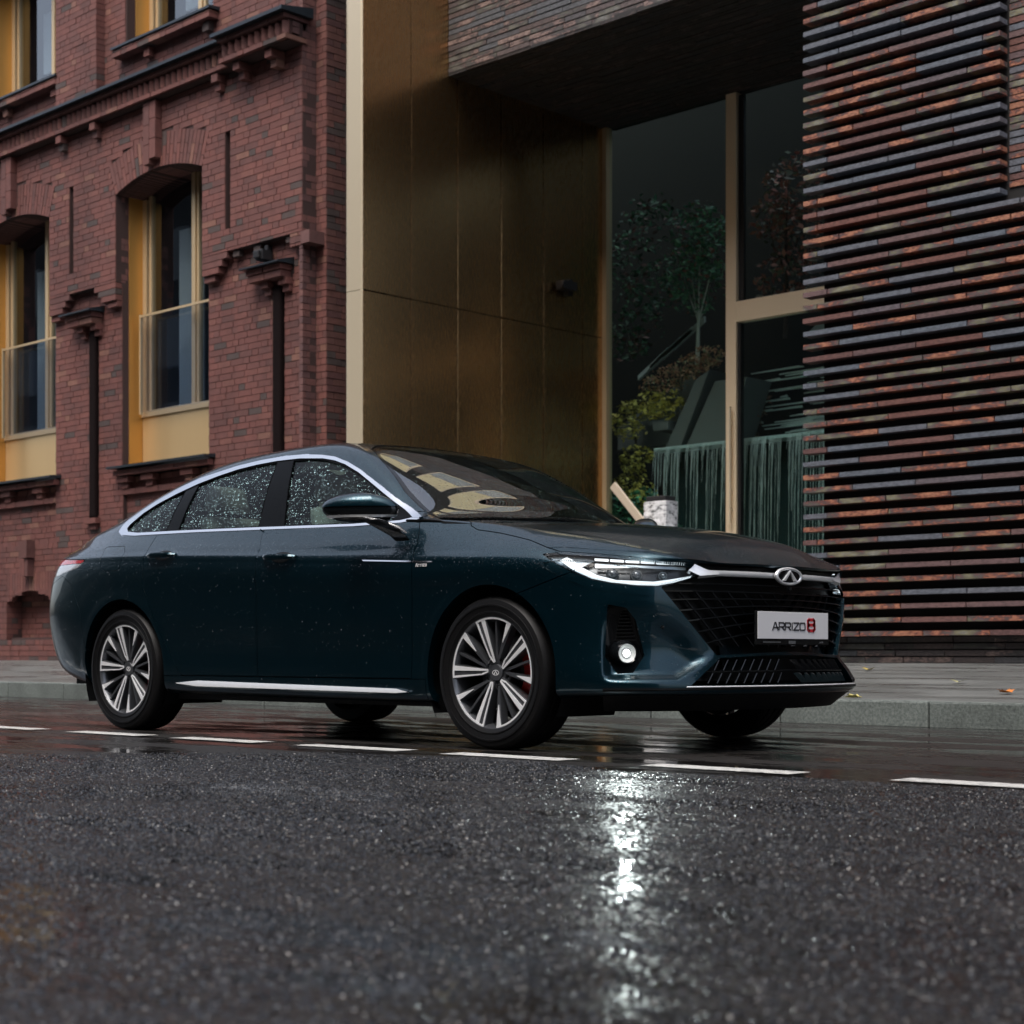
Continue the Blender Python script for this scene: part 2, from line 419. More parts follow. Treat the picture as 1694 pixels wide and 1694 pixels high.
# upper storey
def holes_up(z): return [(xc-WA-.02, xc+WA) for xc in WX] if z > 8.25 else []
course_bricks(B, XL, XR, 7.62, 10.2, Y_WALL+.16, holes=holes_up, seed=40)
for x0, x1 in ((-20.36, -19.36), (-23.84, -22.84), (-16.45, XR)):
    course_bricks(B, x0, x1, 7.62, 10.2, Y_WALL+.03, depth=.13, seed=41)
for xc in WX:
    course_bricks(B, xc-WA-.12, xc+WA+.12, 8.10, 8.19, Y_WALL+.02, depth=.14, seed=42)
    B.box(xc-.42, xc-.3, Y_WALL+.08, Y_WALL+.16, 7.98, 8.09); B.box(xc+WA-.10, xc+WA+.02, Y_WALL+.08, Y_WALL+.16, 7.98, 8.09)
    course_bricks(B, Y_WALL+.25, Y_WALL+.42, 8.26, 10.2, xc-WA-.02, axis='y', depth=.08, seed=43, lens=(.12, .12), pal=[(.11, .05, .046)])
# stepped right corner: faces looking along +x and the set-back strip
course_bricks(B, Y_WALL+.004, Y_WALL+.20, .30, 10.2, XR+.0, axis='y', depth=.06, seed=50, lens=(.12, .25), pal=[(.12, .055, .05), (.14, .06, .052), (.10, .048, .046)])
course_bricks(B, XR-.02, -14.90, .30, 10.2, Y_WALL+.205, seed=51, lens=(.12, .18))
course_bricks(B, Y_WALL+.21, Y_WALL+1.0, .30, 10.2, -14.90, axis='y', depth=.08, seed=52, pal=[(.13, .06, .052), (.15, .065, .055), (.11, .05, .048), (.075, .055, .052)])
B.box(XR, -14.93, Y_WALL-.02, Y_WALL+.2, 5.05, 5.19, (.12, .055, .05))
for P_ in B.items: pass
B.items = [([tuple(INV @ Vector(p)) for p in P], t, k, f) for P, t, k, f in B.items]
_proj = project
def _pp(x, y, z): return _proj(x-18, y+12.2, z+.33)
project = _pp
def car_hides(px, py): return not (px > 110 and py > 760 + max(0, (430-px))*.45)
B.finish(bb_root, M['brick'], ok=car_hides)
project = _proj
# backing wall (mortar) with the openings left free
mb = MB()
def wall_cells(mb, y0, y1, z0, z1, opens, x0=XL, x1=XR):
    xs = sorted(opens); u = x0
    for a, b in xs:
        if a > u: mb.box(u, a, y0, y1, z0, z1)
        u = max(u, b)
    if u < x1: mb.box(u, x1, y0, y1, z0, z1)
OP = [(xc-WA-.0, xc+WA+.0) for xc in WX]
YB = .012
NI = [(-21.14-WP-.63, -21.14-WP+.63), (-21.14-.63, -21.14+.63), (-17.66-.63, -17.66+.63)]
wall_cells(mb, YL+YB+.07, Y_WALL+.6, .2, .645, [])
wall_cells(mb, YL+YB, Y_WALL+.5, .645, 1.13, NI)
wall_cells(mb, YL+YB, Y_WALL+.5, 1.13, 1.30, NI); wall_cells(mb, YL+YB, Y_WALL+.5, 1.30, 1.9, [])
mb.box(-26, XR, YL+.26, YL+.4, .3, 1.4)
SL = [(-15.705, -15.525), (-19.59, -19.41)]
AP = [(a+.02, b) for a, b in OP]
wall_cells(mb, YL+YB, Y_WALL+.5, 1.9, 2.7, AP+[SL[0]]); 
for a, b in AP: mb.box(a, b, YL+.075, Y_WALL+.5, 1.9, 2.7)
wall_cells(mb, YL+YB, Y_WALL+.5, 2.7, 4.66, OP+SL); wall_cells(mb, YL+YB, Y_WALL+.5, 4.66, 5.2, OP)
for a, b in SL: mb.box(a, b, YL+.40, YL+.5, 1.9, 4.7)
wall_cells(mb, Y_WALL+YB, Y_WALL+.5, 5.2, ZSP, OP+[(-16.528, -16.428), (-19.968, -19.868)])
for a, b in ((-16.528, -16.428), (-19.968, -19.868)): mb.box(a-.05, b+.05, Y_WALL+.10, Y_WALL+.4, 5.3, 7.0)
# spandrel above the arches in narrow strips following the curve
for k in range(16):
    z0 = ZSP+(WR+WZC-ZSP)*k/16; z1 = ZSP+(WR+WZC-ZSP)*(k+1)/16
    wall_cells(mb, Y_WALL+YB, Y_WALL+.62, z0, z1, [(xc-arch_half((z0+z1)/2), xc+arch_half((z0+z1)/2)) for xc in WX]+[(-16.528, -16.428), (-19.968, -19.868)])
wall_cells(mb, Y_WALL+YB, Y_WALL+.62, WR+WZC, 6.66, [(-16.528, -16.428), (-19.968, -19.868)]); wall_cells(mb, Y_WALL+YB, Y_WALL+.62, 6.66, 7.6, [])
wall_cells(mb, Y_WALL+.172, Y_WALL+.6, 7.6, 8.25, []); wall_cells(mb, Y_WALL+.172, Y_WALL+.6, 8.25, 10.2, OP)
for x0, x1 in ((-20.36, -19.36), (-23.84, -22.84), (-16.45, XR)): mb.box(x0+.01, x1-.01, Y_WALL+.04, Y_WALL+.16, 7.6, 10.2)
mb.box(XL, XR, Y_WALL-.10, Y_WALL+.05, 7.31, 7.6); mb.box(-16.28, XR, Y_WALL-.20, Y_WALL-.10, 7.31, 7.6)
mb.box(XR-.01, -14.915, Y_WALL+.215, Y_WALL+1.0, .2, 10.2)
mb.box(XL-30, -14.92, Y_WALL+.0, Y_WALL+3.0, 10.2, 15.5); mb.box(XL-30, XL, Y_WALL+.0, Y_WALL+3.0, .2, 10.2)
mb.V = [tuple(INV @ Vector(v)) for v in mb.V]
mb.obj('wall', M['mortar'], bb_root)
def T(mb_): mb_.V = [tuple(INV @ Vector(v)) for v in mb_.V]; return mb_
# flashings
m1 = MB()
m1.hull8([(XL, Y_WALL-.24, 7.60), (-16.30, Y_WALL-.24, 7.60), (-16.30, Y_WALL+.16, 7.60), (XL, Y_WALL+.16, 7.60), (XL, Y_WALL-.24, 7.635), (-16.30, Y_WALL-.24, 7.635), (-16.30, Y_WALL+.16, 7.70), (XL, Y_WALL+.16, 7.70)])
T(m1).obj('cornice_flashing', M['flash'], bb_root)
m1 = MB(); m1.hull8([(-16.34, Y_WALL-.36, 7.60), (XR+.08, Y_WALL-.36, 7.60), (XR+.08, Y_WALL+.10, 7.60), (-16.34, Y_WALL+.10, 7.60), (-16.34, Y_WALL-.36, 7.64), (XR+.08, Y_WALL-.36, 7.64), (XR+.08, Y_WALL+.10, 7.72), (-16.34, Y_WALL+.10, 7.72)])
T(m1).obj('cornice_flashing', M['flash'], bb_root)
for xs in (-15.70, -19.63, -23.11):
    m1 = MB(); m1.hull8([(xs-.38, YL-.24, 4.88), (xs+.36, YL-.24, 4.88), (xs+.36, YL, 4.88), (xs-.38, YL, 4.88), (xs-.38, YL-.24, 4.90), (xs+.36, YL-.24, 4.90), (xs+.36, YL, 4.965), (xs-.38, YL, 4.965)])
    T(m1).obj('box_head_flashing', M['flash'], bb_root)
for a, b in SL:
    m1 = MB(); m1.box(a+.01, b-.01, YL-.05, YL+.10, .9 if a > -16 else 2.2, 4.66); T(m1).obj('downpipe', M['slot'], bb_root, bevel=.03)
# windows
def window(xc, z0, z1, arch=True, yw=Y_WALL):
    lp = .66 if arch else .03
    fr = MB(); yf = yw+.40; x0, x1 = xc-WA, xc+WA
    # jamb liner
    fr.box(x0+.0, x0+.015, yw+.20, yf+.06, z0, z1+.05); fr.box(x1-.015, x1, yw+.20, yf+.06, z0, z1+.05); fr.box(x0, x1, yw+.20, yf+.06, z0+.001, z0+.014)
    f = T(fr).obj('window', M['gold_jamb'], bb_root)
    fr = MB()
    top = (lambda x: WZC+math.sqrt(WR*WR-(x-xc)**2)-.004) if arch else (lambda x: z1)
    for a, b, d in ((x0+.015, x0+.10, 0), (x0+.13, x0+.185, .02), (xc+.16, xc+.235, 0), (xc+.245, xc+.285, .02), (x1-.09, x1-.015, 0)):
        zt = min(top(a), top(b)); fr.box(a, b, yf+d, yf+.09, z0+lp, zt)
    fr.box(x0+.015, x1-.015, yf-.02, yf+.10, z0+lp-.005, z0+lp+.075)
    fr.box(x0+.015, x1-.015, yf+.03, yf+.09, ZSP-.20 if arch else z1-.07, ZSP-.14 if arch else z1-.0) if not arch else None
    T(fr).obj('frame', M['gold_frame'], f, bevel=.004)
    if arch: pn = MB(); pn.box(x0+.02, x1-.015, yf+.0, yf+.05, z0+.02, z0+.652); T(pn).obj('lower_panel', M['gold_panel'], f)
    for a, b in ((x0+.185, xc+.16), (xc+.285, x1-.09)):
        g = MB(); n = 8; P = [(a, z0+lp+.075)]+[(b, z0+lp+.075)]+[(b-(b-a)*i/n, top(b-(b-a)*i/n)) for i in range(n+1)]
        g.prism(P, 'y', yf+.045, yf+.055); T(g).obj('pane', M['pane'], f)
    # glass balustrade
    if arch:
        g = MB(); g.box(x0+.13, x1-.0, yf-.10, yf-.085, z0+.70, 4.76); T(g).obj('balustrade_pane', M['rail_glass'], f)
        g = MB(); g.box(x0+.13, x1, yf-.105, yf-.08, 4.762, 4.79); g.box(x0+.10, x0+.128, yf-.11, yf-.07, z0+.68, 4.80); T(g).obj('balustrade_rail', M['gold_frame'], f)
    # room behind
    g = MB(); g.box(x0-.3, x1+.3, yf+1.9, yf+2.0, z0-.2, z1+.5); g.box(x0-.4, x0-.3, yf+.15, yf+2, z0-.2, z1+.5); g.box(x1+.3, x1+.4, yf+.15, yf+2, z0-.2, z1+.5); g.box(x0-.4, x1+.4, yf+.15, yf+2, z1+.5, z1+.6); g.box(x0-.4, x1+.4, yf+.15, yf+2, z0+.3, z0+.4)
    T(g).obj('room', M['room'], f)
    # hanging curtain folds
    g = MB(); 
    for (c0, c1) in ((xc-.42, xc+.12), (xc+.32, x1-.10)):
        n = 14
        for i in range(n):
            u0 = c0+(c1-c0)*i/n; u1 = c0+(c1-c0)*(i+1)/n; d = .03*(i % 2)
            g.hull8([(u0, yf+.22+d, z0+.5), (u1, yf+.25-d, z0+.5), (u1, yf+.27-d, z0+.5), (u0, yf+.24+d, z0+.5), (u0, yf+.22+d, z1-.6), (u1, yf+.25-d, z1-.6), (u1, yf+.27-d, z1-.6), (u0, yf+.24+d, z1-.6)])
    T(g).obj('curtain', M['curtain'], f)
    s = MB(); ys = (YL if arch else yw+.07)
    s.hull8([(x0-.12, ys-.17, z0-.04), (x1+.14, ys-.17, z0-.04), (x1+.14, yf, z0-.04), (x0-.12, yf, z0-.04), (x0-.12, ys-.17, z0-.012), (x1+.14, ys-.17, z0-.012), (x1+.14, yf, z0+.035), (x0-.12, yf, z0+.035)])
    T(s).obj('sill', M['flash'], f)
for xc in WX[:3]: window(xc, 2.83, ZSP+RISE)
for xc in WX[:3]: window(xc, 8.24, 10.2, False, Y_WALL+.10)
# small camera on the pier
g = MB(); g.box(-.07, .07, -.16, 0, -.06, .06); g.box(-.05, .05, -.20, -.161, -.045, .045); g.box(-.03, .03, -.05, .08, .062, .13)
o = g.obj('security_camera', M['black'], bevel=.012); o.location = (-15.78, YL-.02, 5.03)
props(o, 'small black camera fixed to the red brick pier above the box head', 'camera')

# ---------------------------------------------------------------- modern building: bronze wall, overhang, glass front, slatted wall
mo = empty('modern_building', (-11, 13.45, .33), 'modern building with bronze side wall, dark brick overhang, tall glazing and horizontal clay slats', 'building')
IM = Matrix.Translation((11, -13.45, -.33))
def TM(mb_): mb_.V = [tuple(IM @ Vector(v)) for v in mb_.V]; return mb_
GX = -14.0
ys = [12.165, 12.877, 13.595, 14.31, 15.04, 15.75, 16.17]
for a, b in zip(ys, ys[1:]):
    for z0, z1 in ((.30, 4.37), (4.37, 11.5)):
        g = MB(); g.box(GX-.03, GX+rnd.uniform(0, .0015), a+.005, b-.005, z0+.005, z1-.005); TM(g).obj('bronze_panel', M['gold_wall'], mo, bevel=.005)
g = MB(); g.box(GX-.24, GX-.032, 12.19, 16.22, .25, 11.5); TM(g).obj('wall_core', M['black'], mo)
for z0, z1 in ((.30, 4.37), (4.37, 11.5)):
    g = MB(); n = 6; P = [(GX-.27, 12.185)]+[(GX-.25+.03*math.sin(i/n*math.pi/2)-.02, 12.165-.0+.02*math.cos(i/n*math.pi/2)-.02) for i in range(0)]+[(GX-.27, 12.165), (GX-.235, 12.150), (GX-.02, 12.150), (GX, 12.165), (GX, 12.168), (GX-.24, 12.185)]
    g.prism(P, 'z', z0+.003, z1-.003); TM(g).obj('edge_trim', M['gold_edge'], mo, bevel=.006)
# clay mix for the long bricks and slats
def clay_mat(name='fired_clay', dark=None):
    m, nt, b = mat_new(name); L = nt.links.new
    at = N(nt, 'ShaderNodeAttribute', attribute_name='tint'); sp = N(nt, 'ShaderNodeSeparateColor'); L(at.outputs['Color'], sp.inputs[0])
    g = N(nt, 'ShaderNodeNewGeometry'); mp = N(nt, 'ShaderNodeMapping'); mp.inputs['Scale'].default_value = (3.2, 3.2, 7); L(g.outputs['Position'], mp.inputs['Vector'])
    ad = N(nt, 'ShaderNodeVectorMath', operation='ADD'); L(mp.outputs[0], ad.inputs[0]); cb = N(nt, 'ShaderNodeCombineXYZ')
    L(math_(nt, 'MULTIPLY', sp.outputs[1], 60.), cb.inputs[0]); L(math_(nt, 'MULTIPLY', sp.outputs[2], 60.), cb.inputs[2]); L(cb.outputs[0], ad.inputs[1])
    n1 = noise(nt, ad.outputs[0], 1.0, 3, .55); n2 = noise(nt, ad.outputs[0], 9, 5, .7); n3 = noise(nt, ad.outputs[0], 2.3, 2, .5)
    f = math_(nt, 'ADD', n1.outputs[0], math_(nt, 'MULTIPLY', math_(nt, 'SUBTRACT', n2.outputs[0], .5), .45))
    spot = ramp(nt, f, [(.34, (.36, .35, .30)), (.39, (.31, .28, .14)), (.44, (.17, .155, .15)), (.485, (.15, .10, .105)), (.53, (.20, .085, .075)), (.57, (.40, .13, .075)), (.63, (.56, .24, .14))])
    plain = ramp(nt, sp.outputs[0], [(.0, (.17, .20, .25)), (.55, (.19, .20, .24)), (.62, (.18, .09, .085)), (.75, (.26, .10, .075)), (.9, (.22, .13, .13))])
    # tint red channel > 0.5 picks the plain tiles
    pk = N(nt, 'ShaderNodeMath', operation='GREATER_THAN'); L(sp.outputs[1], pk.inputs[0]); pk.inputs[1].default_value = .56
    c = mixc(nt, pk.outputs[0], spot.outputs[0], plain.outputs[0])
    d = ramp(nt, n2.outputs[0], [(.40, (.45,)*3), (.52, (1,)*3), (.64, (1.25,)*3)])
    c2 = mixc(nt, .75, c, mixc(nt, 1., c, d.outputs[0], 'MULTIPLY'))
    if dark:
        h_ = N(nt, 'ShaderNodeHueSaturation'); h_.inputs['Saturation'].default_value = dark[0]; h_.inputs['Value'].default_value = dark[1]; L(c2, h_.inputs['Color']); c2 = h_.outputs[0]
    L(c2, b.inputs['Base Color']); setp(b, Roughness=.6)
    bb = bump(nt, n2.outputs[0], .5, .004); L(bb.outputs[0], b.inputs['Normal']); return m
M['clay'] = clay_mat(dark=(1.0, .48)); M['clay_dark'] = clay_mat('smoked_clay', (.5, .36)); M['clay_soffit'] = clay_mat('sooty_clay', (.4, .10)); M['clay_soffit2'] = clay_mat('damp_clay', (.5, .16))  # desaturated darker copies for overhang and plinth; soffit copy darkened as painted shade
M['dark_mortar'] = simple('black_mortar', (.010, .009, .009), .95)
def rt(): return (rnd.random(), rnd.random(), rnd.random())
PC = .1228                                                          # slat pitch
SLX0 = -9.18; SLX1 = 1.2; YBK = Y_SLAT+.135                           # slat face, backing face
S = Bricks(); Z00 = 5.8918-2.0                                      # phase taken from one measured slat
k0 = math.ceil((.56-Z00)/PC); k1 = int((10.9-Z00)/PC)
sr = random.Random(5)
for k in range(k0, k1):
    z = Z00+k*PC
    x = SLX0; end = -7.15 if z > 4.33 else SLX1
    l = sr.choice([.16, .27, .40, .55, .62]); first = True
    while x < end-.01:
        x1 = min(x+l, end)
        if end-x1 < .10: x1 = end
        S.box(x+.006, x1-.006, Y_SLAT+sr.uniform(-.006, .005), YBK+.0, z+.001+sr.uniform(-.0015, .0015), z+.0445, rt())
        x = x1; l = .655 if sr.random() < .8 else .50
S.items = [([tuple(IM @ Vector(p)) for p in P], t, None, f) for P, t, k, f in S.items]
def _pp(x, y, z): return _proj(x-11, y+13.45, z+.33)
project = _pp
S.finish(mo, M['clay'], name='slat', rest='slat_rows')
# flat long bricks: recessed field at the upper right, plinth, overhang face and soffit
Q = Bricks(); 
def long_bricks(Q, x0, x1, z0, z1, y, seed, axis='x', front=True, depth=.06):
    r = random.Random(seed); n0 = math.ceil((z0-Z00)/(PC/2)); n1 = int((z1-Z00)/(PC/2))
    for n in range(n0, n1):
        z = Z00+n*PC/2; u = x0; l = r.uniform(.1, .5)
        while u < x1-.01:
            v = min(u+l, x1)
            if x1-v < .08: v = x1
            Q.box(u+.003, v-.003, y+r.uniform(-.006, .006), y+depth, z+.005, z+.0535, (r.random(), r.random(), r.random()), front)
            u = v; l = r.choice([.5, .5, .4, .3])
long_bricks(Q, -7.14, SLX1, 4.40, 10.9, YBK+.0, 61)
Q.items = [([tuple(IM @ Vector(p)) for p in P], t, None, f) for P, t, k, f in Q.items]
Q.finish(mo, M['clay'], name='long_brick', rest='long_brick_courses', limit=120)
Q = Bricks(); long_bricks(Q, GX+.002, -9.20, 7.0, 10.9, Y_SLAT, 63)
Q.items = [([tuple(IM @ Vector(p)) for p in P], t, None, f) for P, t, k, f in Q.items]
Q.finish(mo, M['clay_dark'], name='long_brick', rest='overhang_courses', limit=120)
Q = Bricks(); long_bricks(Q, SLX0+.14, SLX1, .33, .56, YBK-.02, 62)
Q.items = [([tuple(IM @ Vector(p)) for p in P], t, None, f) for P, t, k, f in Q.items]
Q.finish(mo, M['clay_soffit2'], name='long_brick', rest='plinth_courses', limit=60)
# soffit bricks (undersides) seen from below
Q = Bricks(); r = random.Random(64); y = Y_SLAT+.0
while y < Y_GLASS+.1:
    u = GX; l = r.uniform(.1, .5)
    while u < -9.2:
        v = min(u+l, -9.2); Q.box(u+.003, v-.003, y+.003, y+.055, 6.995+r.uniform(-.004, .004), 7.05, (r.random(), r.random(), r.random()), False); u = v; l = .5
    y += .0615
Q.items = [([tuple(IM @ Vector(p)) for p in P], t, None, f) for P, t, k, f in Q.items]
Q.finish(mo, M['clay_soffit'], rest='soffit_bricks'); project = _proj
g = MB(); g.box(GX, -9.18, Y_SLAT+.02, Y_GLASS+.2, 7.02, 11); g.box(SLX0+.0, SLX1, YBK+.012, Y_SLAT+.9, 7.02, 11); g.box(GX-.9, SLX1+30, Y_SLAT, Y_GLASS+.2, 11.02, 15.5); g.box(SLX1+.01, SLX1+30, Y_SLAT, Y_GLASS, .2, 11.0)
g.box(SLX0+.14, SLX1, YBK+.015, Y_SLAT+.9, .2, 7.02)
TM(g).obj('dark_backing', M['dark_mortar'], mo)
for x0 in (-13.5, -11.7, -9.9):                                     # invented upper windows, out of view; pale blinds added for warm windscreen reflection
    g = MB(); g.box(x0, x0+1.25, Y_SLAT-.035, Y_SLAT-.012, 9.2, 12.6); w_ = TM(g).obj('upper_window', M['beige_frame'], mo)
    g = MB(); g.box(x0+.07, x0+1.18, Y_SLAT-.045, Y_SLAT-.036, 10.4, 12.5); TM(g).obj('blind', simple('pale_blind', (.90, .80, .48), .8), w_)
    g = MB(); g.box(x0+.07, x0+1.18, Y_SLAT-.045, Y_SLAT-.036, 9.3, 10.35); TM(g).obj('pane', M['pane'], w_)
# glazed front
g = MB(); g.box(GX+.0, GX+.07, Y_GLASS-.05, Y_GLASS+.06, .3, 7.0); TM(g).obj('frame', M['gold_frame'], mo, bevel=.004)
g = MB(); g.box(-12.08, -11.93, Y_GLASS-.05, Y_GLASS+.07, .3, 6.98); g.box(-11.93, -8.4, Y_GLASS-.05, Y_GLASS+.07, 4.29, 4.53); TM(g).obj('frame', M['beige_frame'], mo, bevel=.005)
g = MB(); g.box(-11.928, -11.89, Y_GLASS-.02, Y_GLASS+.05, .35, 4.28); g.box(-11.928, -11.86, Y_GLASS-.0, Y_GLASS+.05, 4.535, 6.95); TM(g).obj('inner_frame', M['black'], mo)
g = MB(); g.tube([(-11.985, Y_GLASS-.11, 1.95), (-11.985, Y_GLASS-.11, 3.30)], .022, 10); g.box(-11.995, -11.975, Y_GLASS-.10, Y_GLASS-.045, 2.1, 2.13); g.box(-11.995, -11.975, Y_GLASS-.10, Y_GLASS-.045, 3.1, 3.13); TM(g).obj('door_handle', M['beige_frame'], mo, smooth=True)
M['shop_glass'] = glass_mat('shop_glass', (.88, .96, .94), .01, .0, 1.22)
for x0, x1, z0, z1 in ((GX+.07, -12.08, .33, 6.98), (-11.89, -8.4, .35, 4.285), (-11.86, -8.4, 4.535, 6.95)):
    g = MB(); g.box(x0, x1, Y_GLASS+.01, Y_GLASS+.02, z0, z1); TM(g).obj('pane', M['shop_glass'], mo)
g = MB(); g.box(GX-5.2, -7.8, Y_GLASS+3.6, Y_GLASS+3.8, 0, 12); g.box(GX-5.2, GX-5, Y_GLASS+.1, Y_GLASS+3.8, 0, 12); g.box(-8.0, -7.8, Y_GLASS+.1, Y_GLASS+3.8, 0, 8); g.box(GX-5.2, -7.8, Y_GLASS+.08, Y_GLASS+3.8, .1, .32)
TM(g).obj('inner_room', simple('dark_green_room', (.004, .007, .008), .8), mo)
g = MB(); g.box(-.05, .05, -.04, .04, -.1, .10); g.box(-.02, .12, -.20, .04, -.05, .055); g.tube([(.10, -.20, 0), (.10, -.235, 0)], .035, 12)
o = g.obj('security_camera', M['black'], bevel=.01); o.location = (GX+.06, 15.42, 4.88)
props(o, 'small black camera fixed to the bronze side wall', 'camera')
# ---------------------------------------------------------------- planted court behind the glass
def leafmat(name, col, var=.5, rough=.6):
    col = tuple(c*.72 for c in col)
    m, nt, b = mat_new(name); L = nt.links.new
    at = N(nt, 'ShaderNodeAttribute', attribute_name='tint'); c = mixc(nt, 1., at.outputs['Color'], col, 'MULTIPLY'); L(c, b.inputs['Base Color']); setp(b, Roughness=rough); return m
M['leaf'] = leafmat('garden_leaf', (1., 1., 1.))
M['bark'] = simple('pale_bark', (.42, .46, .42), .8)
M['concrete'] = simple('grey_concrete', (.12, .13, .13), .7)
M['ledge'] = simple('wet_ledge', (.35, .45, .45), .3)
M['water'] = simple('falling_water', (.44, .50, .50), .25, 0, Specular_IOR_Level=.8)
M['pale_wall'] = simple('pale_green_wall', (.50, .58, .56), .6)
def leaves(mb, c, r, n, size, cols, flat=1., seed=0):
    rr = random.Random(seed)
    for i in range(n):
        while True:
            p = Vector((rr.uniform(-1, 1), rr.uniform(-1, 1), rr.uniform(-1, 1)))
            if .25 < p.length < 1: break
        if (noise3(p*2.2+Vector(c)) < -.08): continue
        q = Vector((c[0]+p.x*r[0], c[1]+p.y*r[1], c[2]+p.z*r[2]))
        a = Vector((rr.gauss(0, 1), rr.gauss(0, 1), rr.gauss(0, .6))).normalized(); b = a.cross(Vector((rr.gauss(0, 1), rr.gauss(0, 1), rr.gauss(0, 1)))).normalized()
        s = size*rr.uniform(.6, 1.3); t = rr.choice(cols); k = rr.uniform(.7, 1.2); t = tuple(x*k for x in t)
        mb.add([q-a*s, q+b*s*.45, q+a*s, q-b*s*.45], [(0, 1, 2, 3)], t)
from mathutils import noise as mnoise
def noise3(v): return mnoise.noise(v)
YG = Y_GLASS+.75
# young tree on the terrace
tr = empty('young_tree', (-13.12, YG, 4.02), 'slim young tree with a pale trunk on the planted terrace behind the glass', 'tree')
mb = MB(); mb.tube([(0, 0, 0), (.01, 0, .3), (.02, 0, .62)], [.030, .024, .018], 8)
for a in ((.16, .05, 1.0), (-.10, .03, 1.1), (.30, -.05, 1.25), (-.3, .1, 1.2), (.05, 0, 1.5)): mb.tube([(.02, 0, .55), (a[0]*.6, a[1], a[2]*.72), a], [.014, .009, .004], 6)
mb.obj('trunk', M['bark'], tr, smooth=True)
mb = MB(); gcol = [(.10, .34, .18), (.08, .24, .14), (.16, .40, .20), (.06, .18, .12)]; rcol = [(.32, .12, .10), (.26, .12, .09), (.40, .17, .12)]
for k, (c, r) in enumerate([((0, 0, 1.0), (.45, .25, .38)), ((-.25, .1, 1.25), (.45, .25, .40)), ((.2, .1, 1.45), (.42, .25, .42)), ((-.05, .1, 1.75), (.40, .25, .35))]): leaves(mb, c, r, 620, .040, gcol*2+rcol[:1], seed=k)
o = mb.obj('crown', M['leaf'], tr, fix=False, tint=True)
tr2 = empty('red_leaved_tree', (-12.15, YG+.5, 4.3), 'reddish-leaved tree high behind the upper right pane', 'tree')
mb = MB(); mb.tube([(0, 0, 0), (.03, 0, .6), (.0, 0, 1.4)], [.03, .025, .01], 8)
for a in ((.3, .05, 1.7), (-.3, .03, 1.6), (.1, -.05, 2.0)): mb.tube([(.02, 0, .8), (a[0]*.6, a[1], a[2]*.72), a], [.014, .009, .004], 6)
mb.obj('trunk', simple('dark_bark', (.06, .05, .05), .9), tr2, smooth=True)
mb = MB()
for k, (c, r) in enumerate([((0, 0, .7), (.5, .25, .4)), ((.2, .1, 1.25), (.55, .25, .45)), ((.1, .1, 1.9), (.5, .25, .42)), ((-.2, .1, 1.55), (.4, .25, .3))]): leaves(mb, c, r, 520, .05, [tuple(v*1.7 for v in c_) for c_ in rcol]+[(.35, .33, .30), (.2, .24, .16)], seed=20+k)
mb.obj('crown', M['leaf'], tr2, fix=False, tint=True)
def shrub(loc_, blobs, cols, label, n=380, size=.035, name='shrub', group=None):
    e = empty(name, loc_, label, 'shrub', group); mb = MB()
    for k in range(5): mb.tube([(0, 0, -.05), (blobs[0][0][0]*.4+rnd.uniform(-.1, .1), 0, .15), (blobs[0][0][0]+rnd.uniform(-.2, .2), rnd.uniform(-.1, .1), blobs[0][0][2]+.1)], [.012, .008, .003], 5)
    mb.obj('stem', simple('twig', (.07, .06, .045), .9) if 'twig' not in M else M['twig'], e)
    mb = MB()
    for k, (c, r) in enumerate(blobs): leaves(mb, c, r, n, size, cols, seed=int(abs(loc_[0]*100))+k)
    mb.obj('foliage', M['leaf'], e, fix=False, tint=True); return e
M['twig'] = simple('twig', (.07, .06, .045), .9)
ye = [(.78, .66, .14), (.62, .54, .12), (.42, .40, .10), (.85, .72, .2)]
og = [(.50, .25, .15), (.42, .2, .12), (.55, .34, .2), (.24, .26, .14)]
gr = [(.08, .32, .18), (.10, .38, .20), (.06, .2, .14)]
shrub((-13.25, YG-.15, 3.75), [((-.25, 0, .10), (.42, .2, .17)), ((.15, 0, .22), (.42, .2, .17)), ((.40, 0, .33), (.28, .2, .14))], og, 'rusty orange ground shrub around the foot of the young tree', 520, .028, 'rusty_shrub')
shrub((-13.95, YG-.2, 3.15), [((-.10, 0, .25), (.32, .2, .26)), ((.22, 0, .42), (.30, .2, .20)), ((.50, 0, .40), (.26, .2, .19))], ye, 'yellow-green shrub behind the glass, the upper one beside the gold frame', 420, .036, 'yellow_shrub')
shrub((-14.05, YG-.2, 2.2), [((.10, 0, .72), (.28, .2, .16)), ((.02, 0, .45), (.22, .2, .2)), ((.22, 0, .20), (.20, .2, .22))], ye, 'yellow-green shrub behind the glass, the lower one below its twin', 380, .034, 'yellow_shrub')
shrub((-13.85, YG-.3, 1.75), [((-.25, 0, .45), (.22, .2, .32)), ((.10, 0, .50), (.22, .2, .28)), ((.45, 0, .20), (.22, .2, .22))], gr, 'low dark green bush behind the glass just above the bonnet', 420, .045, 'green_bush')
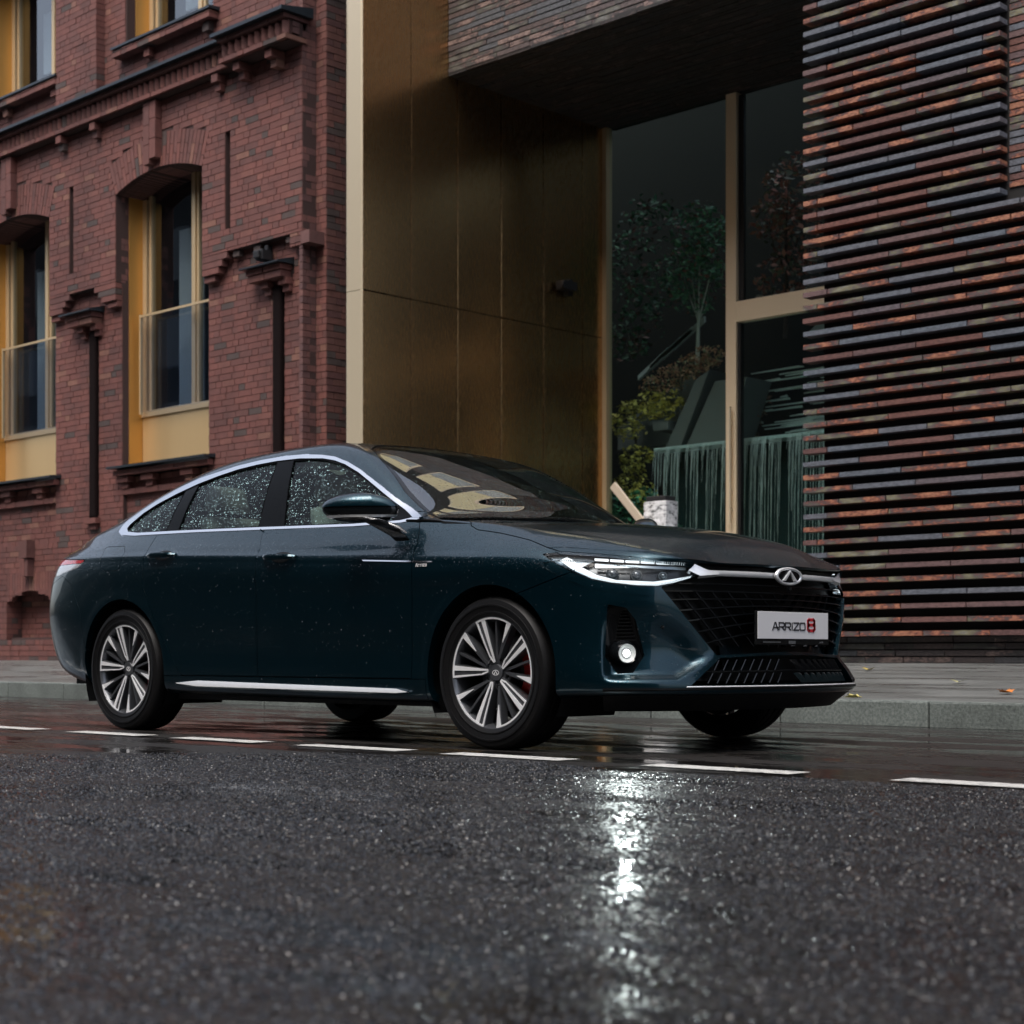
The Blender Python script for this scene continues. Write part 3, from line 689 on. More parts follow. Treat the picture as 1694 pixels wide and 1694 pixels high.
# terrace slopes, ledge and fall
g = MB(); y = YG
g.hull8([(-13.45, y-.25, 2.97), (-13.20, y-.25, 2.97), (-13.20, y+.3, 2.97), (-13.45, y+.3, 2.97), (-12.95, y-.25, 3.80), (-12.74, y-.25, 3.90), (-12.74, y+.3, 3.90), (-12.95, y+.3, 3.80)])
g.hull8([(-13.14, y-.22, 2.97), (-12.5, y-.22, 2.97), (-12.5, y+.3, 2.97), (-13.14, y+.3, 2.97), (-12.68, y-.22, 3.75), (-12.2, y-.22, 3.75), (-12.2, y+.3, 3.75), (-12.68, y+.3, 3.75)])
g.box(-13.62, -13.38, y-.26, y+.1, 3.22, 3.34)
g.hull8([(-14.6, y+.2, 3.1), (-13.3, y+.2, 3.1), (-13.3, y+.4, 3.1), (-14.6, y+.4, 3.1), (-14.6, y+.2, 3.4), (-13.3, y+.2, 4.0), (-13.3, y+.4, 4.0), (-14.6, y+.4, 3.4)])
o = g.obj('sloping_terrace', M['concrete'], None, bevel=.01); props(o, 'grey concrete terrace slopes between the shrubs and the water ledge behind the glass', 'terrace')
g = MB()
for k in range(4):
    z = 4.35+.11*k; x = -14.5+.2*k; g.hull8([(x, y+.5, z-.3), (x+.5, y+.5, z), (x+.5, y+.54, z), (x, y+.54, z-.3), (x, y+.5, z-.24), (x+.5, y+.5, z+.07), (x+.5, y+.54, z+.07), (x, y+.54, z-.24)])
o = g.obj('pale_rails', M['pale_wall'], None); props(o, 'pale slanting rails behind the young tree, seen through the large pane', 'rails'); 
wf_ = empty('water_feature', (-12.3, YG-.4, 1.6), 'thin strands of water falling from a wet ledge behind the glass door', 'fountain')
g = MB(); g.box(-1.18, 2.5, -.02, .7, 1.34, 1.38); g.obj('ledge', M['ledge'], wf_, bevel=.006)
g = MB(); g.box(-1.18, 2.5, .25, .35, -1.3, 1.34); g.obj('fall_wall', simple('wet_dark_wall', (.015, .028, .03), .2), wf_)
g = MB(); rr = random.Random(3)
for i in range(330):
    x = rr.uniform(-1.17, 2.4); 
    if mnoise.noise(Vector((x*3.1, 5, 0))) < -.30: continue
    z = 1.37; ln = rr.choice([.15, .3, .6, 1.2, 2.0])*rr.uniform(.6, 1.2); w_ = rr.uniform(.002, .0065); yy = -.035+rr.uniform(-.01, .01); pts = []; r_ = []
    n = max(3, int(ln/.09))
    for k in range(n+1): pts.append((x+rr.uniform(-.003, .003), yy-.05*(k/n)**.5, z-ln*k/n)); r_.append(w_*rr.uniform(.35, 1.2)*(1-.6*k/n))
    g.tube(pts, r_, 4, cap=False)
o = g.obj('water_strands', M['water'], wf_, smooth=True); o['kind'] = 'stuff'
g = MB()
for k in range(60):
    z = 1.42+rr.random()**1.3*1.0; x0 = rr.uniform(-.35, 1.2); ln = rr.uniform(.25, 1.1)*(1 if rr.random() < .6 else .4)
    g.hull8([(x0, .72+z*.02, z), (x0+ln, .72+z*.02, z+rr.uniform(-.01, .03)), (x0+ln, .74+z*.02, z), (x0, .74+z*.02, z), (x0, .72+z*.02, z+.010), (x0+ln*.9, .72+z*.02, z+.026), (x0+ln*.9, .74+z*.02, z+.02), (x0, .74+z*.02, z+.010)])
g.obj('pool_ripples', M['pale_wall'], wf_)['kind'] = 'stuff'  # pale bars stand for light streaks reflected on the water
# pale panels built in place of reflection patches, behind the right-hand panes
g = MB(); g.hull8([(-12.6, YG+1.6, 4.55), (-10.2, YG+1.6, 4.55), (-10.2, YG+1.7, 4.55), (-12.6, YG+1.7, 4.55), (-12.3, YG+1.6, 4.75), (-10.2, YG+1.6, 6.3), (-10.2, YG+1.7, 6.3), (-12.3, YG+1.7, 4.75)])
g.hull8([(-12.3, YG+1.2, 3.1), (-10.6, YG+1.2, 3.1), (-10.6, YG+1.3, 3.1), (-12.3, YG+1.3, 3.1), (-12.1, YG+1.2, 3.5), (-10.6, YG+1.2, 4.0), (-10.6, YG+1.3, 4.0), (-12.1, YG+1.3, 3.5)])
o = g.obj('pale_wall_panels', M['pale_wall'], None); props(o, 'pale green wall panels seen behind the right-hand panes', 'wall')
# wrapped bundle and plank in front of the glass
def wrap_mat():
    m, nt, b = mat_new('white_wrap'); L = nt.links.new; n = noise(nt, gpos(nt, (9, 9, 16)), 1.5, 5, .7)
    c = ramp(nt, n.outputs[0], [(.38, (.03, .03, .035)), (.46, (.45, .46, .47)), (.62, (.72, .72, .73))]); L(c.outputs[0], b.inputs['Base Color']); setp(b, Roughness=.3); bb = bump(nt, n.outputs[0], .8, .02); L(bb.outputs[0], b.inputs['Normal']); return m
e = empty('wrapped_bundle', (-11.42, 14.1, .33), 'narrow bundle wrapped in crumpled white film, dark cap on top, in front of the glazing', 'package')
g = MB()
rr = random.Random(9); V = []; F = []; nz, k = 16, 8
base = [(-.15, -.10), (0, -.12), (.15, -.10), (.16, 0), (.15, .10), (0, .11), (-.15, .10), (-.16, 0)]
for i in range(nz+1): V += [(a*(1+rr.uniform(-.06, .06)), b*(1+rr.uniform(-.06, .06)), 1.70*i/nz) for a, b in base]
for i in range(nz): F += [(i*k+j, i*k+(j+1) % k, (i+1)*k+(j+1) % k, (i+1)*k+j) for j in range(k)]
F += [tuple(nz*k+j for j in range(k))]
g.add(V, F); g.obj('wrapping', wrap_mat(), e)
g = MB(); g.box(-.13, .13, -.09, .09, 1.701, 1.755); g.obj('cap', M['satin_black'] if 'satin_black' in M else M['black'], e, bevel=.01)
g = MB(); g.hull8([(-.52, -.05, 1.86), (-.47, -.05, 1.89), (-.47, .0, 1.89), (-.52, 0, 1.86), (-.53, -.05, 1.90), (-.49, -.05, 1.92), (-.49, 0, 1.92), (-.53, 0, 1.90)]) if False else None
g = MB(); g.hull8([(1.78, -.02, 0), (1.86, -.02, 0), (1.86, .02, 0), (1.78, .02, 0), (-.04, -.02, 1.87), (.02, -.02, 1.93), (.02, .02, 1.93), (-.04, .02, 1.87)])
o = g.obj('plank', simple('bare_timber', (.40, .33, .25), .7), None, bevel=.004); o.location = (-11.93, 13.93, .33)
props(o, 'bare timber plank leaning at a slant against the white wrapped bundle', 'plank')

# more planting deeper in the court
shrub((-14.6, YG+.5, 4.4), [((0, 0, .3), (.5, .3, .4)), ((.35, 0, .8), (.45, .3, .4)), ((-.2, 0, 1.2), (.5, .3, .45)), ((.3, 0, 1.7), (.5, .3, .4))], [tuple(v*.6 for v in c_) for c_ in gcol]+[(.16, .07, .06)], 'tall dark green bush at the back of the court, left of the young tree', 420, .045, 'tall_bush')
shrub((-12.35, YG+.3, 2.98), [((-.35, 0, .25), (.30, .2, .35)), ((-.15, 0, .55), (.28, .2, .3))], [(.30, .14, .10), (.22, .11, .08), (.4, .24, .16), (.16, .14, .09)], 'reddish brown plants on the slope just left of the beige post', 420, .03, 'rusty_shrub')
# ---------------------------------------------------------------- car surface (local: x forward from front axle, w to camera side, z up)
def pchip(xk, yk, x):
    xk = np.asarray(xk, float); yk = np.asarray(yk, float); x = np.clip(np.asarray(x, float), xk[0], xk[-1])
    h = np.diff(xk); d = (np.diff(yk, axis=0).T / h).T
    n = len(xk); m = np.zeros_like(yk)
    if n > 2:
        w1 = 2*h[1:]+h[:-1]; w2 = h[1:]+2*h[:-1]
        if yk.ndim > 1: w1 = w1[:, None]; w2 = w2[:, None]
        a, b = d[:-1], d[1:]
        ok = a*b > 0
        with np.errstate(divide='ignore', invalid='ignore'):
            mm = (w1+w2)/(w1/a+w2/b)
        m[1:-1] = np.where(ok, mm, 0)
    m[0], m[-1] = d[0], d[-1]
    i = np.clip(np.searchsorted(xk, x)-1, 0, n-2)
    t = (x-xk[i])/h[i]; hh = h[i]
    if yk.ndim > 1: t = t[..., None]; hh = hh[..., None]
    return ((2*t**3-3*t**2+1)*yk[i]+(t**3-2*t**2+t)*hh*m[i]+(-2*t**3+3*t**2)*yk[i+1]+(t**3-t**2)*hh*m[i+1])

ROWS = [
 [(-3.72,0,.30),(-3.70,.4,.30),(-3.62,.68,.30),(-3.45,.80,.28),(-3.2,.84,.25),(-2.79,.85,.22),(-2.2,.86,.205),(-.5,.86,.195),(0,.86,.20),(.3,.86,.225),(.55,.83,.235),(.72,.72,.24),(.84,.5,.24),(.90,.25,.24),(.915,0,.24)],
 [(-3.80,0,.36),(-3.78,.4,.36),(-3.70,.70,.355),(-3.5,.84,.34),(-3.2,.885,.31),(-2.79,.90,.28),(-2.2,.90,.262),(-.5,.90,.24),(0,.90,.25),(.3,.905,.268),(.5,.895,.273),(.66,.83,.275),(.80,.68,.275),(.89,.45,.275),(.935,.2,.275),(.945,0,.275)],
 [(-3.84,0,.50),(-3.82,.4,.50),(-3.74,.73,.49),(-3.53,.865,.47),(-3.2,.905,.45),(-2.79,.915,.43),(-2.2,.905,.42),(-.5,.905,.40),(0,.915,.41),(.3,.91,.42),(.48,.89,.425),(.63,.82,.43),(.76,.68,.43),(.85,.45,.43),(.89,.2,.43),(.90,0,.43)],
 [(-3.85,0,.66),(-3.83,.4,.66),(-3.75,.73,.65),(-3.55,.885,.63),(-3.2,.918,.61),(-2.79,.922,.60),(-2.2,.915,.58),(-.5,.915,.56),(0,.92,.57),(.3,.908,.575),(.47,.88,.58),(.62,.81,.58),(.75,.67,.58),(.84,.45,.585),(.885,.2,.59),(.895,0,.59)],
 [(-3.83,0,.80),(-3.81,.4,.80),(-3.74,.72,.80),(-3.54,.875,.79),(-3.2,.915,.775),(-2.79,.925,.77),(-2.2,.92,.74),(-.5,.92,.70),(0,.922,.70),(.3,.905,.70),(.46,.872,.70),(.61,.80,.695),(.74,.67,.69),(.83,.46,.69),(.88,.2,.70),(.89,0,.70)],
 [(-3.80,0,.94),(-3.78,.4,.94),(-3.70,.70,.94),(-3.50,.85,.935),(-3.2,.895,.93),(-2.79,.915,.915),(-2.2,.918,.895),(-.5,.918,.83),(0,.915,.83),(.2,.895,.83),(.38,.86,.815),(.55,.79,.79),(.72,.66,.765),(.83,.45,.75),(.875,.2,.755),(.885,0,.755)],
 [(-3.84,0,1.02),(-3.80,.4,1.015),(-3.70,.64,1.00),(-3.5,.76,1.0),(-3.2,.82,1.025),(-2.79,.845,1.04),(-2.2,.85,1.035),(-1.4,.845,1.02),(-.6,.835,1.01),(-.3,.82,.99),(0,.79,.955),(.3,.745,.905),(.5,.71,.865),(.68,.655,.825),(.80,.56,.795),(.855,.4,.785),(.885,.2,.785),(.895,0,.785)],
]
UP = {   # x: w,z
 'G': [(-3.77,.52,1.012),(-3.5,.70,1.06),(-3.2,.765,1.11),(-2.79,.775,1.15),(-2.4,.765,1.19),(-2.0,.755,1.215),(-1.6,.75,1.22),(-1.2,.755,1.19),(-.9,.785,1.10),(-.65,.82,1.03),(-.3,.80,1.002),(0,.755,.975),(.3,.70,.93),(.6,.60,.873),(.75,.53,.83),(.84,.46,.79)],
 'P': [(-3.80,.40,1.015),(-3.5,.62,1.105),(-3.2,.68,1.17),(-3.0,.69,1.215),(-2.79,.685,1.262),(-2.4,.66,1.335),(-2.0,.645,1.380),(-1.6,.64,1.398),(-1.35,.64,1.388),(-1.165,.665,1.345),(-.98,.705,1.25),(-.8,.75,1.145),(-.65,.785,1.055),(-.5,.79,1.03),(-.3,.77,1.022),(0,.70,1.0),(.3,.62,.962),(.6,.51,.9),(.75,.43,.85),(.862,.36,.787)],
 'T1': [(-3.82,.27,1.018),(-3.5,.48,1.135),(-3.2,.53,1.215),(-2.79,.55,1.325),(-2.4,.565,1.40),(-2.0,.565,1.435),(-1.6,.56,1.447),(-1.35,.565,1.435),(-1.165,.59,1.385),(-.98,.62,1.295),(-.8,.65,1.195),(-.6,.66,1.09),(-.5,.63,1.06),(-.3,.56,1.045),(0,.5,1.027),(.3,.44,.99),(.6,.35,.928),(.78,.29,.865),(.88,.24,.787)],
 'T2': [(-3.83,.13,1.02),(-3.5,.26,1.148),(-3.2,.30,1.232),(-2.79,.33,1.345),(-2.4,.34,1.42),(-2.0,.34,1.46),(-1.6,.34,1.468),(-1.35,.34,1.452),(-1.165,.34,1.41),(-.98,.34,1.335),(-.8,.34,1.25),(-.6,.33,1.15),(-.45,.31,1.085),(-.3,.28,1.058),(0,.26,1.042),(.3,.23,1.005),(.6,.18,.943),(.8,.14,.868),(.892,.12,.787)],
 'C': [(-3.84,0,1.02),(-3.5,0,1.153),(-3.2,0,1.238),(-2.79,0,1.355),(-2.4,0,1.43),(-2.0,0,1.468),(-1.6,0,1.474),(-1.35,0,1.460),(-1.165,0,1.42),(-.98,0,1.35),(-.8,0,1.27),(-.6,0,1.178),(-.4,0,1.09),(-.3,0,1.066),(0,0,1.048),(.3,0,1.012),(.6,0,.948),(.8,0,.872),(.895,0,.787)],
}
DZ = np.array([(-3.84,0),(-3.5,-.028),(-3.2,-.032),(-3.0,-.02),(-2.79,-.004),(-2.6,.010),(-2.2,.02),(-1.8,.016),(-1.35,.018),(-1.0,.028),(-.8,.03),(-.6,.02),(-.45,-.012),(-.3,-.036),(0,-.036),(.3,-.026),(.6,-.012),(.8,-.004),(.9,0)])
for _k in UP:
    _n = []
    for _p in UP[_k]:
        _w = 1. if _k in ('T1', 'T2', 'C') else (1. if (_p[0] < -2.9 or _p[0] > -.4) else 0.)
        if _k == 'G': _w *= .5
        _n.append((_p[0], _p[1], _p[2]+_w*float(np.interp(_p[0], DZ[:, 0], DZ[:, 1]))))
    UP[_k] = _n
SREAR = [-3.62,-3.40,-3.20,-3.02,-2.90,-2.78,-2.64,-2.48]
XS = [-3.22,-3.0,-2.79,-2.5,-2.2,-1.9,-1.6,-1.35,-1.15,-1.0,-.85,-.72,-.6,-.5,-.4,-.28,-.14,0.]
QF = [-.66,-.54,-.42,-.30,-.18,-.06,.06,.18,.30,.44,.60,.76]

def dense(pts, n=1500):
    p = np.array(pts, float); t = np.r_[0, np.cumsum(np.linalg.norm(np.diff(p, axis=0), axis=1))]
    return pchip(t, p, np.linspace(0, t[-1], n))
def at_val(D, key, v):
    i = np.argmax(key(D) >= v); return D[i]
def lower_targets():
    T = []
    for r in ROWS:
        D = dense(r); row = [D[0]]
        for s in SREAR: row.append(at_val(D, lambda d: d[:, 0]+d[:, 1], s))
        side = D[D[:, 1] > .5]
        for x in XS: row.append(at_val(side, lambda d: d[:, 0], x))
        for q in QF: row.append(at_val(D, lambda d: d[:, 0]-d[:, 1], q))
        row.append(D[-1]); T.append(row)
    return np.array(T)
C0 = 4                                  # first shared column (rear corner)
C1 = 1+len(SREAR)+len(XS)+7             # last shared column (hood front corner, q=.18)
def upper_targets(TL):
    B = TL[-1]; cols = B[C0:C1+1]
    T = [cols]
    xe0, xe1 = cols[0, 0], cols[-1, 0]
    for k, nm in enumerate('G P T1 T2 C'.split()):
        p = np.array(UP[nm]); 
        e0, e1 = p[0, 0], p[-1, 0]
        x = cols[:, 0].copy()
        a = np.clip((x-(-3.0))/(xe0+3.0), 0, 1); b = np.clip((x-0.)/(xe1-0.), 0, 1)
        x = x+(e0-xe0)*a**1.5+(e1-xe1)*b**1.5
        wz = pchip(p[:, 0], p[:, 1:], x)
        T.append(np.c_[x, wz])
    return np.array(T)
MIR = np.array([1, -1, 1.])
def ext_lower(P, U):
    top = 2*P[-1]-P[-2]; top[C0:C1+1] = U[1]
    bot = 2*P[0]-P[1]
    E = np.concatenate([bot[None], P, top[None]], 0)
    return np.concatenate([E[:, 1:2]*MIR, E, E[:, -2:-1]*MIR], 1)
def ext_upper(U, P):
    E = np.concatenate([P[-2:-1, C0:C1+1], U, U[-2:-1]*MIR], 0)
    return np.concatenate([2*E[:, :1]-E[:, 1:2], E, 2*E[:, -1:]-E[:, -2:-1]], 1)
def knot(E):
    A = (E[:-2]+4*E[1:-1]+E[2:])/6
    return (A[:, :-2]+4*A[:, 1:-1]+A[:, 2:])/6
def bs(E, nr, nc):
    def basis(n, m):
        # n spans, m samples each -> matrix (n*m+1, n+3)
        M = np.zeros((n*m+1, n+3))
        for i in range(n*m+1):
            s = min(i//m, n-1); t = i/m-s
            M[i, s:s+4] = [(1-t)**3/6, (3*t**3-6*t**2+4)/6, (-3*t**3+3*t**2+3*t+1)/6, t**3/6]
        return M
    R = basis(E.shape[0]-3, nr); Cc = basis(E.shape[1]-3, nc)
    return np.einsum('ij,jkc,lk->ilc', R, E, Cc)
def solve_surfaces(it=3):
    TL = lower_targets(); TU = upper_targets(TL)
    P = TL.copy(); U = TU.copy()
    for _ in range(it):
        kl = knot(ext_lower(P, U)); ku = knot(ext_upper(U, P))
        P = P+(TL-kl); U[1:] = U[1:]+(TU-ku)[1:]; U[0] = P[-1, C0:C1+1]
        P[:, 0, 1] = 0; P[:, -1, 1] = 0; U[-1, :, 1] = 0
    return P, U
def grid_normals(G):
    du = np.gradient(G, axis=1); dv = np.gradient(G, axis=0)
    n = np.cross(du, dv); l = np.linalg.norm(n, axis=-1, keepdims=True)
    return n/np.maximum(l, 1e-12)
class Surf:
    __slots__ = ('V', 'N', 'F')
    def __init__(s, V, N, F): s.V, s.N, s.F = V, N, F
    def copy(s): return Surf(s.V.copy(), s.N.copy(), s.F.copy())
def grid_surf(G, flip=False):
    N = grid_normals(G); r, c = G.shape[:2]
    i = np.arange(r*c).reshape(r, c)
    a, b, d, e = i[:-1, :-1].ravel(), i[:-1, 1:].ravel(), i[1:, 1:].ravel(), i[1:, :-1].ravel()
    F = np.concatenate([np.c_[a, b, d], np.c_[a, d, e]])
    if flip: F = F[:, ::-1]; N = -N
    return Surf(G.reshape(-1, 3), N.reshape(-1, 3), F)
def clip(S, s):
    """keep s>0"""
    V, N, F = S.V, S.N, S.F
    p = s > 0; k = p[F].sum(1)
    out = [F[k == 3]]
    part = F[(k == 1) | (k == 2)]
    if len(part):
        # rotate so that the odd one out is first
        pk = p[part]; kk = pk.sum(1)
        odd = np.where(kk == 1, np.argmax(pk, 1), np.argmin(pk, 1))
        r = np.arange(len(part))
        A, B, C = part[r, odd], part[r, (odd+1) % 3], part[r, (odd+2) % 3]
        e = np.concatenate([np.c_[A, B], np.c_[A, C]]); e = np.sort(e, 1)
        ue, inv = np.unique(e, axis=0, return_inverse=True); inv = inv.ravel()
        t = s[ue[:, 0]]/(s[ue[:, 0]]-s[ue[:, 1]])
        NV = V[ue[:, 0]]+(V[ue[:, 1]]-V[ue[:, 0]])*t[:, None]
        NN = N[ue[:, 0]]+(N[ue[:, 1]]-N[ue[:, 0]])*t[:, None]
        n0 = len(V); V = np.concatenate([V, NV]); N = np.concatenate([N, NN])
        ab = n0+inv[:len(part)]; ac = n0+inv[len(part):]
        one = kk == 1
        out.append(np.c_[A, ab, ac][one])
        two = ~one
        out.append(np.c_[ab, B, C][two]); out.append(np.c_[ab, C, ac][two])
    F = np.concatenate(out)
    used, inv = np.unique(F, return_inverse=True)
    return Surf(V[used], N[used], inv.reshape(-1, 3))
def refine(S, mask):
    """split marked triangles into 4 (all edges of marked ones; neighbours get matching splits)"""
    V, N, F = S.V, S.N, S.F
    e = np.sort(np.concatenate([F[:, [0, 1]], F[:, [1, 2]], F[:, [2, 0]]]), 1)
    ue, inv = np.unique(e, axis=0, return_inverse=True); inv = inv.ravel().reshape(3, -1).T
    se = np.zeros(len(ue), bool); se[inv[mask].ravel()] = True
    idx = np.full(len(ue), -1); idx[se] = len(V)+np.arange(se.sum())
    V2 = np.concatenate([V, (V[ue[se, 0]]+V[ue[se, 1]])/2]); N2 = np.concatenate([N, (N[ue[se, 0]]+N[ue[se, 1]])/2])
    m = idx[inv]; k = (m >= 0).sum(1)
    out = [F[k == 0]]
    f = F[k == 3]; q = m[k == 3]
    out += [np.c_[f[:, 0], q[:, 0], q[:, 2]], np.c_[q[:, 0], f[:, 1], q[:, 1]], np.c_[q[:, 2], q[:, 1], f[:, 2]], q]
    f = F[k == 1]; q = m[k == 1]; r = np.arange(len(f)); o = np.argmax(q >= 0, 1)
    a, b, c = f[r, o], f[r, (o+1) % 3], f[r, (o+2) % 3]; x = q[r, o]
    out += [np.c_[a, x, c], np.c_[x, b, c]]
    f = F[k == 2]; q = m[k == 2]; r = np.arange(len(f)); o = np.argmin(q, 1)   # unsplit edge
    a, b, c = f[r, o], f[r, (o+1) % 3], f[r, (o+2) % 3]; x = q[r, (o+1) % 3]; y = q[r, (o+2) % 3]
    out += [np.c_[x, c, y], np.c_[a, b, x], np.c_[a, x, y]]
    return Surf(V2, N2, np.concatenate(out))
def sdf_poly(poly, P):
    """signed distance, negative inside"""
    poly = np.asarray(poly, float); n = len(poly); d = np.full(len(P), 1e9); ins = np.zeros(len(P), bool)
    for i in range(n):
        a, b = poly[i], poly[(i+1) % n]; ab = b-a
        t = np.clip(((P-a)@ab)/(ab@ab), 0, 1); q = a+t[:, None]*ab
        d = np.minimum(d, np.hypot(*(P-q).T))
        c = ((a[1] > P[:, 1]) != (b[1] > P[:, 1]))
        with np.errstate(divide='ignore', invalid='ignore'):
            xi = (b[0]-a[0])*(P[:, 1]-a[1])/(b[1]-a[1])+a[0]
        ins ^= c & (P[:, 0] < xi)
    return np.where(ins, -d, d)
def qz(V): return np.c_[V[:, 0]-V[:, 1], V[:, 2]]
def xz(V): return V[:, [0, 2]]
def sub(S, m):
    F = S.F[m]
    if not len(F): return Surf(S.V[:0], S.N[:0], F)
    used, inv = np.unique(F, return_inverse=True); return Surf(S.V[used], S.N[used], inv.reshape(-1, 3))
def cut(S, fn, keep='in', off=0., ref=1):
    """fn(V)->sdf (neg inside). keep inside shrunk by off, or outside grown by off"""
    s = fn(S.V); f = s[S.F]
    fi, fo = (f < -.13).all(1), (f > .13).all(1)
    T = sub(S, ~(fi | fo))
    for _ in range(ref):
        if not len(T.F): break
        s = fn(T.V); f = s[T.F]; e = T.V[T.F]
        size = np.linalg.norm(e[:, 0]-e[:, 1], axis=1)+np.linalg.norm(e[:, 1]-e[:, 2], axis=1)
        near = (np.abs(f).min(1) < size*.6) & (size > .008)
        if not near.any(): break
        T = refine(T, near)
    if len(T.F):
        s = fn(T.V); T = clip(T, -(s+off)) if keep == 'in' else clip(T, s-off)
    R = sub(S, fi if keep == 'in' else fo)
    return Surf(np.concatenate([R.V, T.V]), np.concatenate([R.N, T.N]), np.concatenate([R.F, T.F+len(R.V)]))
def ray_surf(o, d, S):
    v0, v1, v2 = S.V[S.F[:, 0]], S.V[S.F[:, 1]], S.V[S.F[:, 2]]
    e1, e2 = v1-v0, v2-v0; h = np.cross(d, e2); a = (e1*h).sum(1)
    a = np.where(np.abs(a) < 1e-12, 1e-12, a); f = 1/a; s = o-v0; u = f*(s*h).sum(1)
    q = np.cross(s, e1); v = f*(q@d); t = f*(e2*q).sum(1)
    ok = (u >= -1e-6) & (v >= -1e-6) & (u+v <= 1+1e-6) & (t > 1e-6)
    if not ok.any(): return None
    i = np.argmin(np.where(ok, t, 1e9)); return o+d*t[i]
# ---------------------------------------------------------------- car materials
def paint(name, col, drops=1.0, metal=.55, rough=.32, coat=1.):
    m, nt, b = mat_new(name); L = nt.links.new
    pos = gpos(nt)
    v = N(nt, 'ShaderNodeTexVoronoi', feature='F1'); v.inputs['Scale'].default_value = 95; L(pos, v.inputs['Vector'])
    sp = N(nt, 'ShaderNodeSeparateColor'); L(v.outputs['Color'], sp.inputs[0])
    g = N(nt, 'ShaderNodeNewGeometry'); sx = N(nt, 'ShaderNodeSeparateXYZ'); L(g.outputs['Normal'], sx.inputs[0])
    up = N(nt, 'ShaderNodeMapRange'); L(sx.outputs[2], up.inputs['Value']); up.inputs['From Min'].default_value = .12; up.inputs['From Max'].default_value = .5; up.inputs['To Min'].default_value = .015; up.inputs['To Max'].default_value = .95
    rad = math_(nt, 'MULTIPLY', sp.outputs[0], .42)
    on = math_(nt, 'LESS_THAN', sp.outputs[1], up.outputs[0])
    h = math_(nt, 'SUBTRACT', rad, v.outputs['Distance'], True)
    h = math_(nt, 'POWER', h, .5); h = math_(nt, 'MULTIPLY', h, on)
    v2 = N(nt, 'ShaderNodeTexVoronoi', feature='F1'); v2.inputs['Scale'].default_value = 230; L(pos, v2.inputs['Vector'])
    s2 = N(nt, 'ShaderNodeSeparateColor'); L(v2.outputs['Color'], s2.inputs[0])
    h2 = math_(nt, 'POWER', math_(nt, 'SUBTRACT', math_(nt, 'MULTIPLY', s2.outputs[0], .5), v2.outputs['Distance'], True), .5)
    h2 = math_(nt, 'MULTIPLY', math_(nt, 'MULTIPLY', h2, .5), math_(nt, 'LESS_THAN', s2.outputs[1], up.outputs[0]))
    h = math_(nt, 'MAXIMUM', h, h2)
    bb = bump(nt, h, .6*drops, .005)
    base = bump(nt, noise(nt, pos, 2.2, 2, .5).outputs[0], .04, .02)
    L(base.outputs[0], bb.inputs['Normal'])
    setp(b, Base_Color=(*col, 1), Metallic=metal, Roughness=rough, Coat_Weight=coat, Coat_Roughness=.02, Coat_IOR=1.32)
    L(bb.outputs[0], b.inputs['Coat Normal']); L(base.outputs[0], b.inputs['Normal'])
    if drops:
        dm = math_(nt, 'MULTIPLY', math_(nt, 'GREATER_THAN', h, .30), .5)
        L(mixc(nt, dm, (*col,), (.05, .10, .12)), b.inputs['Base Color'])  # light specks in the base colour stand for glints in the drops
    return m
M['paint'] = paint('dark_teal_paint', (.0005, .0185, .029), metal=.78, rough=.28, coat=1., drops=2.6)
M['gloss_black'] = simple('gloss_black', (.004, .005, .006), .12, Specular_IOR_Level=.35)
M['satin_black'] = simple('satin_black', (.004, .0045, .005), .42, Specular_IOR_Level=.18)
M['rubber'] = simple('tyre_rubber', (.004, .004, .0045), .5, Specular_IOR_Level=.2)
M['chrome'] = simple('satin_chrome', (.62, .63, .65), .18, 1.)
M['bright_bar'] = simple('bright_bar', (.75, .77, .79), .25, .55)
M['silver'] = simple('machined_alloy', (.80, .81, .83), .3, .35)
M['alloy_dark'] = simple('anthracite_alloy', (.085, .09, .10), .3, .6, Coat_Weight=.5)
M['caliper'] = simple('red_caliper', (.70, .02, .015), .35)
M['disc'] = simple('brake_disc', (.12, .12, .13), .4, .8)
M['plate_white'] = simple('plate_white', (.62, .62, .63), .4)
M['ink'] = simple('plate_ink', (.03, .03, .035), .5)
M['red_ink'] = simple('plate_red', (.50, .02, .03), .5)
M['cloth'] = simple('seat_cloth', (.30, .28, .24), .9)
M['beige_cloth'] = simple('headlining', (.20, .19, .17), .9)
def emis(name, col, s):
    m, nt, b = mat_new(name); setp(b, Base_Color=(.5, .5, .5, 1), Emission_Color=(*col, 1), Emission_Strength=s, Roughness=.3); return m
M['drl'] = emis('daytime_lamp', (.86, .95, 1), .42)
M['fog_on'] = emis('lit_fog_lens', (.90, 1, .95), 5)
M['lens_glow'] = emis('glowing_lens', (.8, .95, .9), .03)
M['red_lens'] = simple('red_lens', (.35, .02, .025), .15, Coat_Weight=1.)
M['clear_lens'] = simple('pale_lens', (.35, .36, .38), .12, .3, Coat_Weight=1.)
